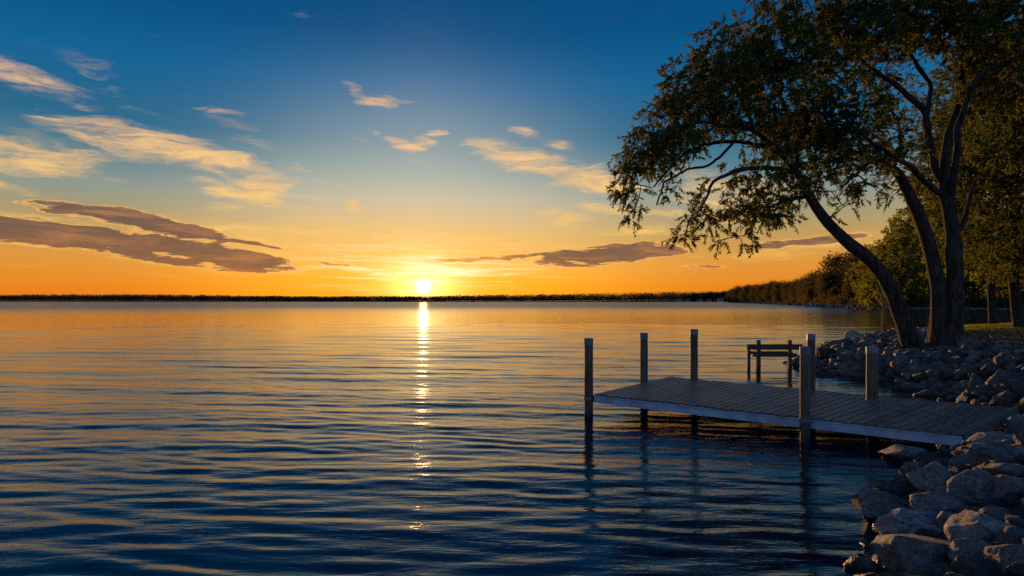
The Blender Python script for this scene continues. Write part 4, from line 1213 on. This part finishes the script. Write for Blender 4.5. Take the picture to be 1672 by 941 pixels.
# pale houses at the foot of that ridge
def m_plain(name, c, rough=.8):
    m, k = new_mat(name); p = k.node('ShaderNodeTexCoord').outputs['Object']; n = k.noise(p, 1.5, 4, .6)
    principled(k, k.mix(n, c, tuple(v * .7 for v in c[:3]) + (1,)), rough, n, .2, .01, .3); return m
M_WALL = m_plain('pale_siding', (.30, .28, .26, 1)); M_ROOF = m_plain('grey_shingles', (.12, .11, .11, 1)); M_PANE = m_plain('window_glass', (.05, .05, .06, 1), .2)
def house(px, D, w, h, rz, lab):
    x = gx(px, D); z = max(hz(x, D), .2)
    root = empty('shore_house', (x, D, z), lab, 'house', 'houses on the far shore', rz)
    d = w * .65
    g = Geo(); prism(g, [(-w/2,-d/2,-1),(w/2,-d/2,-1),(w/2,d/2,-1),(-w/2,d/2,-1)], [(-w/2,-d/2,h),(w/2,-d/2,h),(w/2,d/2,h),(-w/2,d/2,h)])
    g.add([(-w/2,-d/2,h),(-w/2,d/2,h),(-w/2,0,h+w*.28),(w/2,-d/2,h),(w/2,d/2,h),(w/2,0,h+w*.28)], np.array([[0,1,2],[3,5,4]]))
    link('wall', g.mesh('wall', M_WALL), root)
    g = Geo(); e = .4
    for s in (-1, 1):
        a = [(-w/2-e, s*(d/2+e), h-.25), (w/2+e, s*(d/2+e), h-.25), (w/2+e, 0, h+w*.28+.06), (-w/2-e, 0, h+w*.28+.06)]
        prism(g, a, [(p[0], p[1], p[2] + .25) for p in a])
    link('roof', g.mesh('roof', M_ROOF), root)
    for i in (-1, 0, 1):
        g = Geo(); c = i * w * .3
        prism(g, [(c-.6,-d/2-.05,h*.35),(c+.6,-d/2-.05,h*.35),(c+.6,-d/2+.05,h*.35),(c-.6,-d/2+.05,h*.35)], [(c-.6,-d/2-.05,h*.8),(c+.6,-d/2-.05,h*.8),(c+.6,-d/2+.05,h*.8),(c-.6,-d/2+.05,h*.8)])
        link('window', g.mesh('window', M_PANE), root)
for a in [(1108,1398,11,4,.2,'small pale house farthest from the wooded point in the row under the far ridge'),(1124,1396,9,3.5,-.3,'tiny grey house in the row at the foot of the far ridge'),
          (1141,1397,13,5,.1,'widest pale house among the far shore houses'),(1158,1396,9,4,.5,'small white house next to the widest one on the far shore'),
          (1176,1394,12,4.5,-.1,'pale house nearest the wooded point on the far shore'),(852,1398,10,3,.1,'lone pale cottage under the ridge near the sunset')]:
    house(*a)

# the sapling with the sunlit stem in front of the cove
def sapling():
    D = 30.0; b = np.array([gx(1444, D), D, hz(gx(1444, D), D)])
    root = empty('sapling', tuple(b), 'thin young tree with a sunlit stem beside the leaning trunk', 'tree')
    P = lambda x, y, d=0: np.array(at(x, y, D + d)) - b
    st = smooth_path([P(1443,548),P(1444,520),P(1443,497),P(1438,478),P(1431,456),P(1422,432),P(1416,414)], [.075,.06,.05,.042,.032,.02,.01], 24)
    br = [smooth_path([P(1441,490),P(1432,478,.3),P(1420,470,.4)], [.028,.018,.008], 8), smooth_path([P(1437,474),P(1448,458,-.3),P(1455,442,-.4)], [.025,.015,.007], 8),
          smooth_path([P(1431,456),P(1418,448,.2),P(1405,446,.3)], [.022,.013,.006], 8), smooth_path([P(1443,500),P(1452,488,-.2),P(1462,482,-.2)], [.02,.012,.006], 8)]
    g = Geo()
    for p, q in [st] + br: add_tube(g, p, q, 8, .08, 2)
    link('trunk', g.mesh('trunk', m_bark('young_bark', (.10, .07, .045, 1), (.26, .19, .13, 1)), True), root)
    cl = [(P(1420,470,.3),(.4,.3,.3),1),(P(1404,448,.3),(.4,.3,.3),1),(P(1422,425,0),(.5,.4,.4),1),(P(1452,445,-.3),(.5,.4,.4),1),(P(1460,480,-.2),(.35,.3,.25),.8),(P(1435,440,0),(.5,.4,.4),.8),(P(1412,486,.2),(.3,.3,.15),.4)]
    wood, V, F = grow([st] + br, cl, 120, 30, .15, .4, 91, .35, .004, .2)
    g = Geo(); g.add(V, F); cr = link('crown', g.mesh('crown', M_LEAF_GOLD), root)
    link('twigs', wood.mesh('twigs', M_BARK, True), cr)
sapling()

# grass on the lawn
def grass():
    r = np.random.default_rng(8); n = 60000
    y = r.uniform(33.5, 60, n); x = y * r.uniform(.55, .86, n)
    P = np.column_stack([x, y]); h = height(P); s = sdf(P, NEAR)
    k = (s > 3.2) & (h > .6) & (y + 3 * fbm(np.column_stack([P * .35, P[:, :1] * 0]), 2, 2) > 36.5)
    P = P[k]; h = h[k]; n = len(P)
    a = r.uniform(0, 6.28, n); L = r.uniform(.06, .16, n); e = np.column_stack([np.cos(a), np.sin(a), 0 * a]) * .012
    b = np.column_stack([P, h - .01]); t = b + np.column_stack([r.normal(0, .03, n), r.normal(0, .03, n), L])
    V = np.stack([b - e, b + e, t], 1).reshape(-1, 3)
    tag(link('grass', mesh_np('grass', V, np.arange(3 * n).reshape(-1, 3), M_LEAF_GOLD)), kind='stuff')
grass()
# dead leaves lying on the bank under the tree
def litter():
    r = np.random.default_rng(9); n = 9000
    y = r.uniform(15, 38, n); x = y * r.uniform(.5, .86, n); P = np.column_stack([x, y]); h = height(P); s = sdf(P, NEAR)
    k = (s > 3.0) & (r.random(n) < np.clip((s - 3) / 4, 0, 1)); P = P[k]; h = h[k]; n = len(P)
    V, F = leaf_mesh(np.column_stack([P, h + .03]), r.normal(0, 1, (n, 3)) * [1, 1, .15], np.full(n, .12), .6, 3, 0)
    m, kk = new_mat('dry_leaves'); g = kk.node('ShaderNodeNewGeometry')
    principled(kk, kk.ramp(g.outputs['Random Per Island'], [(0, (.10, .045, .02)), (.5, (.22, .11, .04)), (1, (.32, .20, .08))]), .8)
    gg = Geo(); gg.add(V, F); tag(link('leaf_litter', gg.mesh('leaf_litter', m)), kind='stuff')
litter()
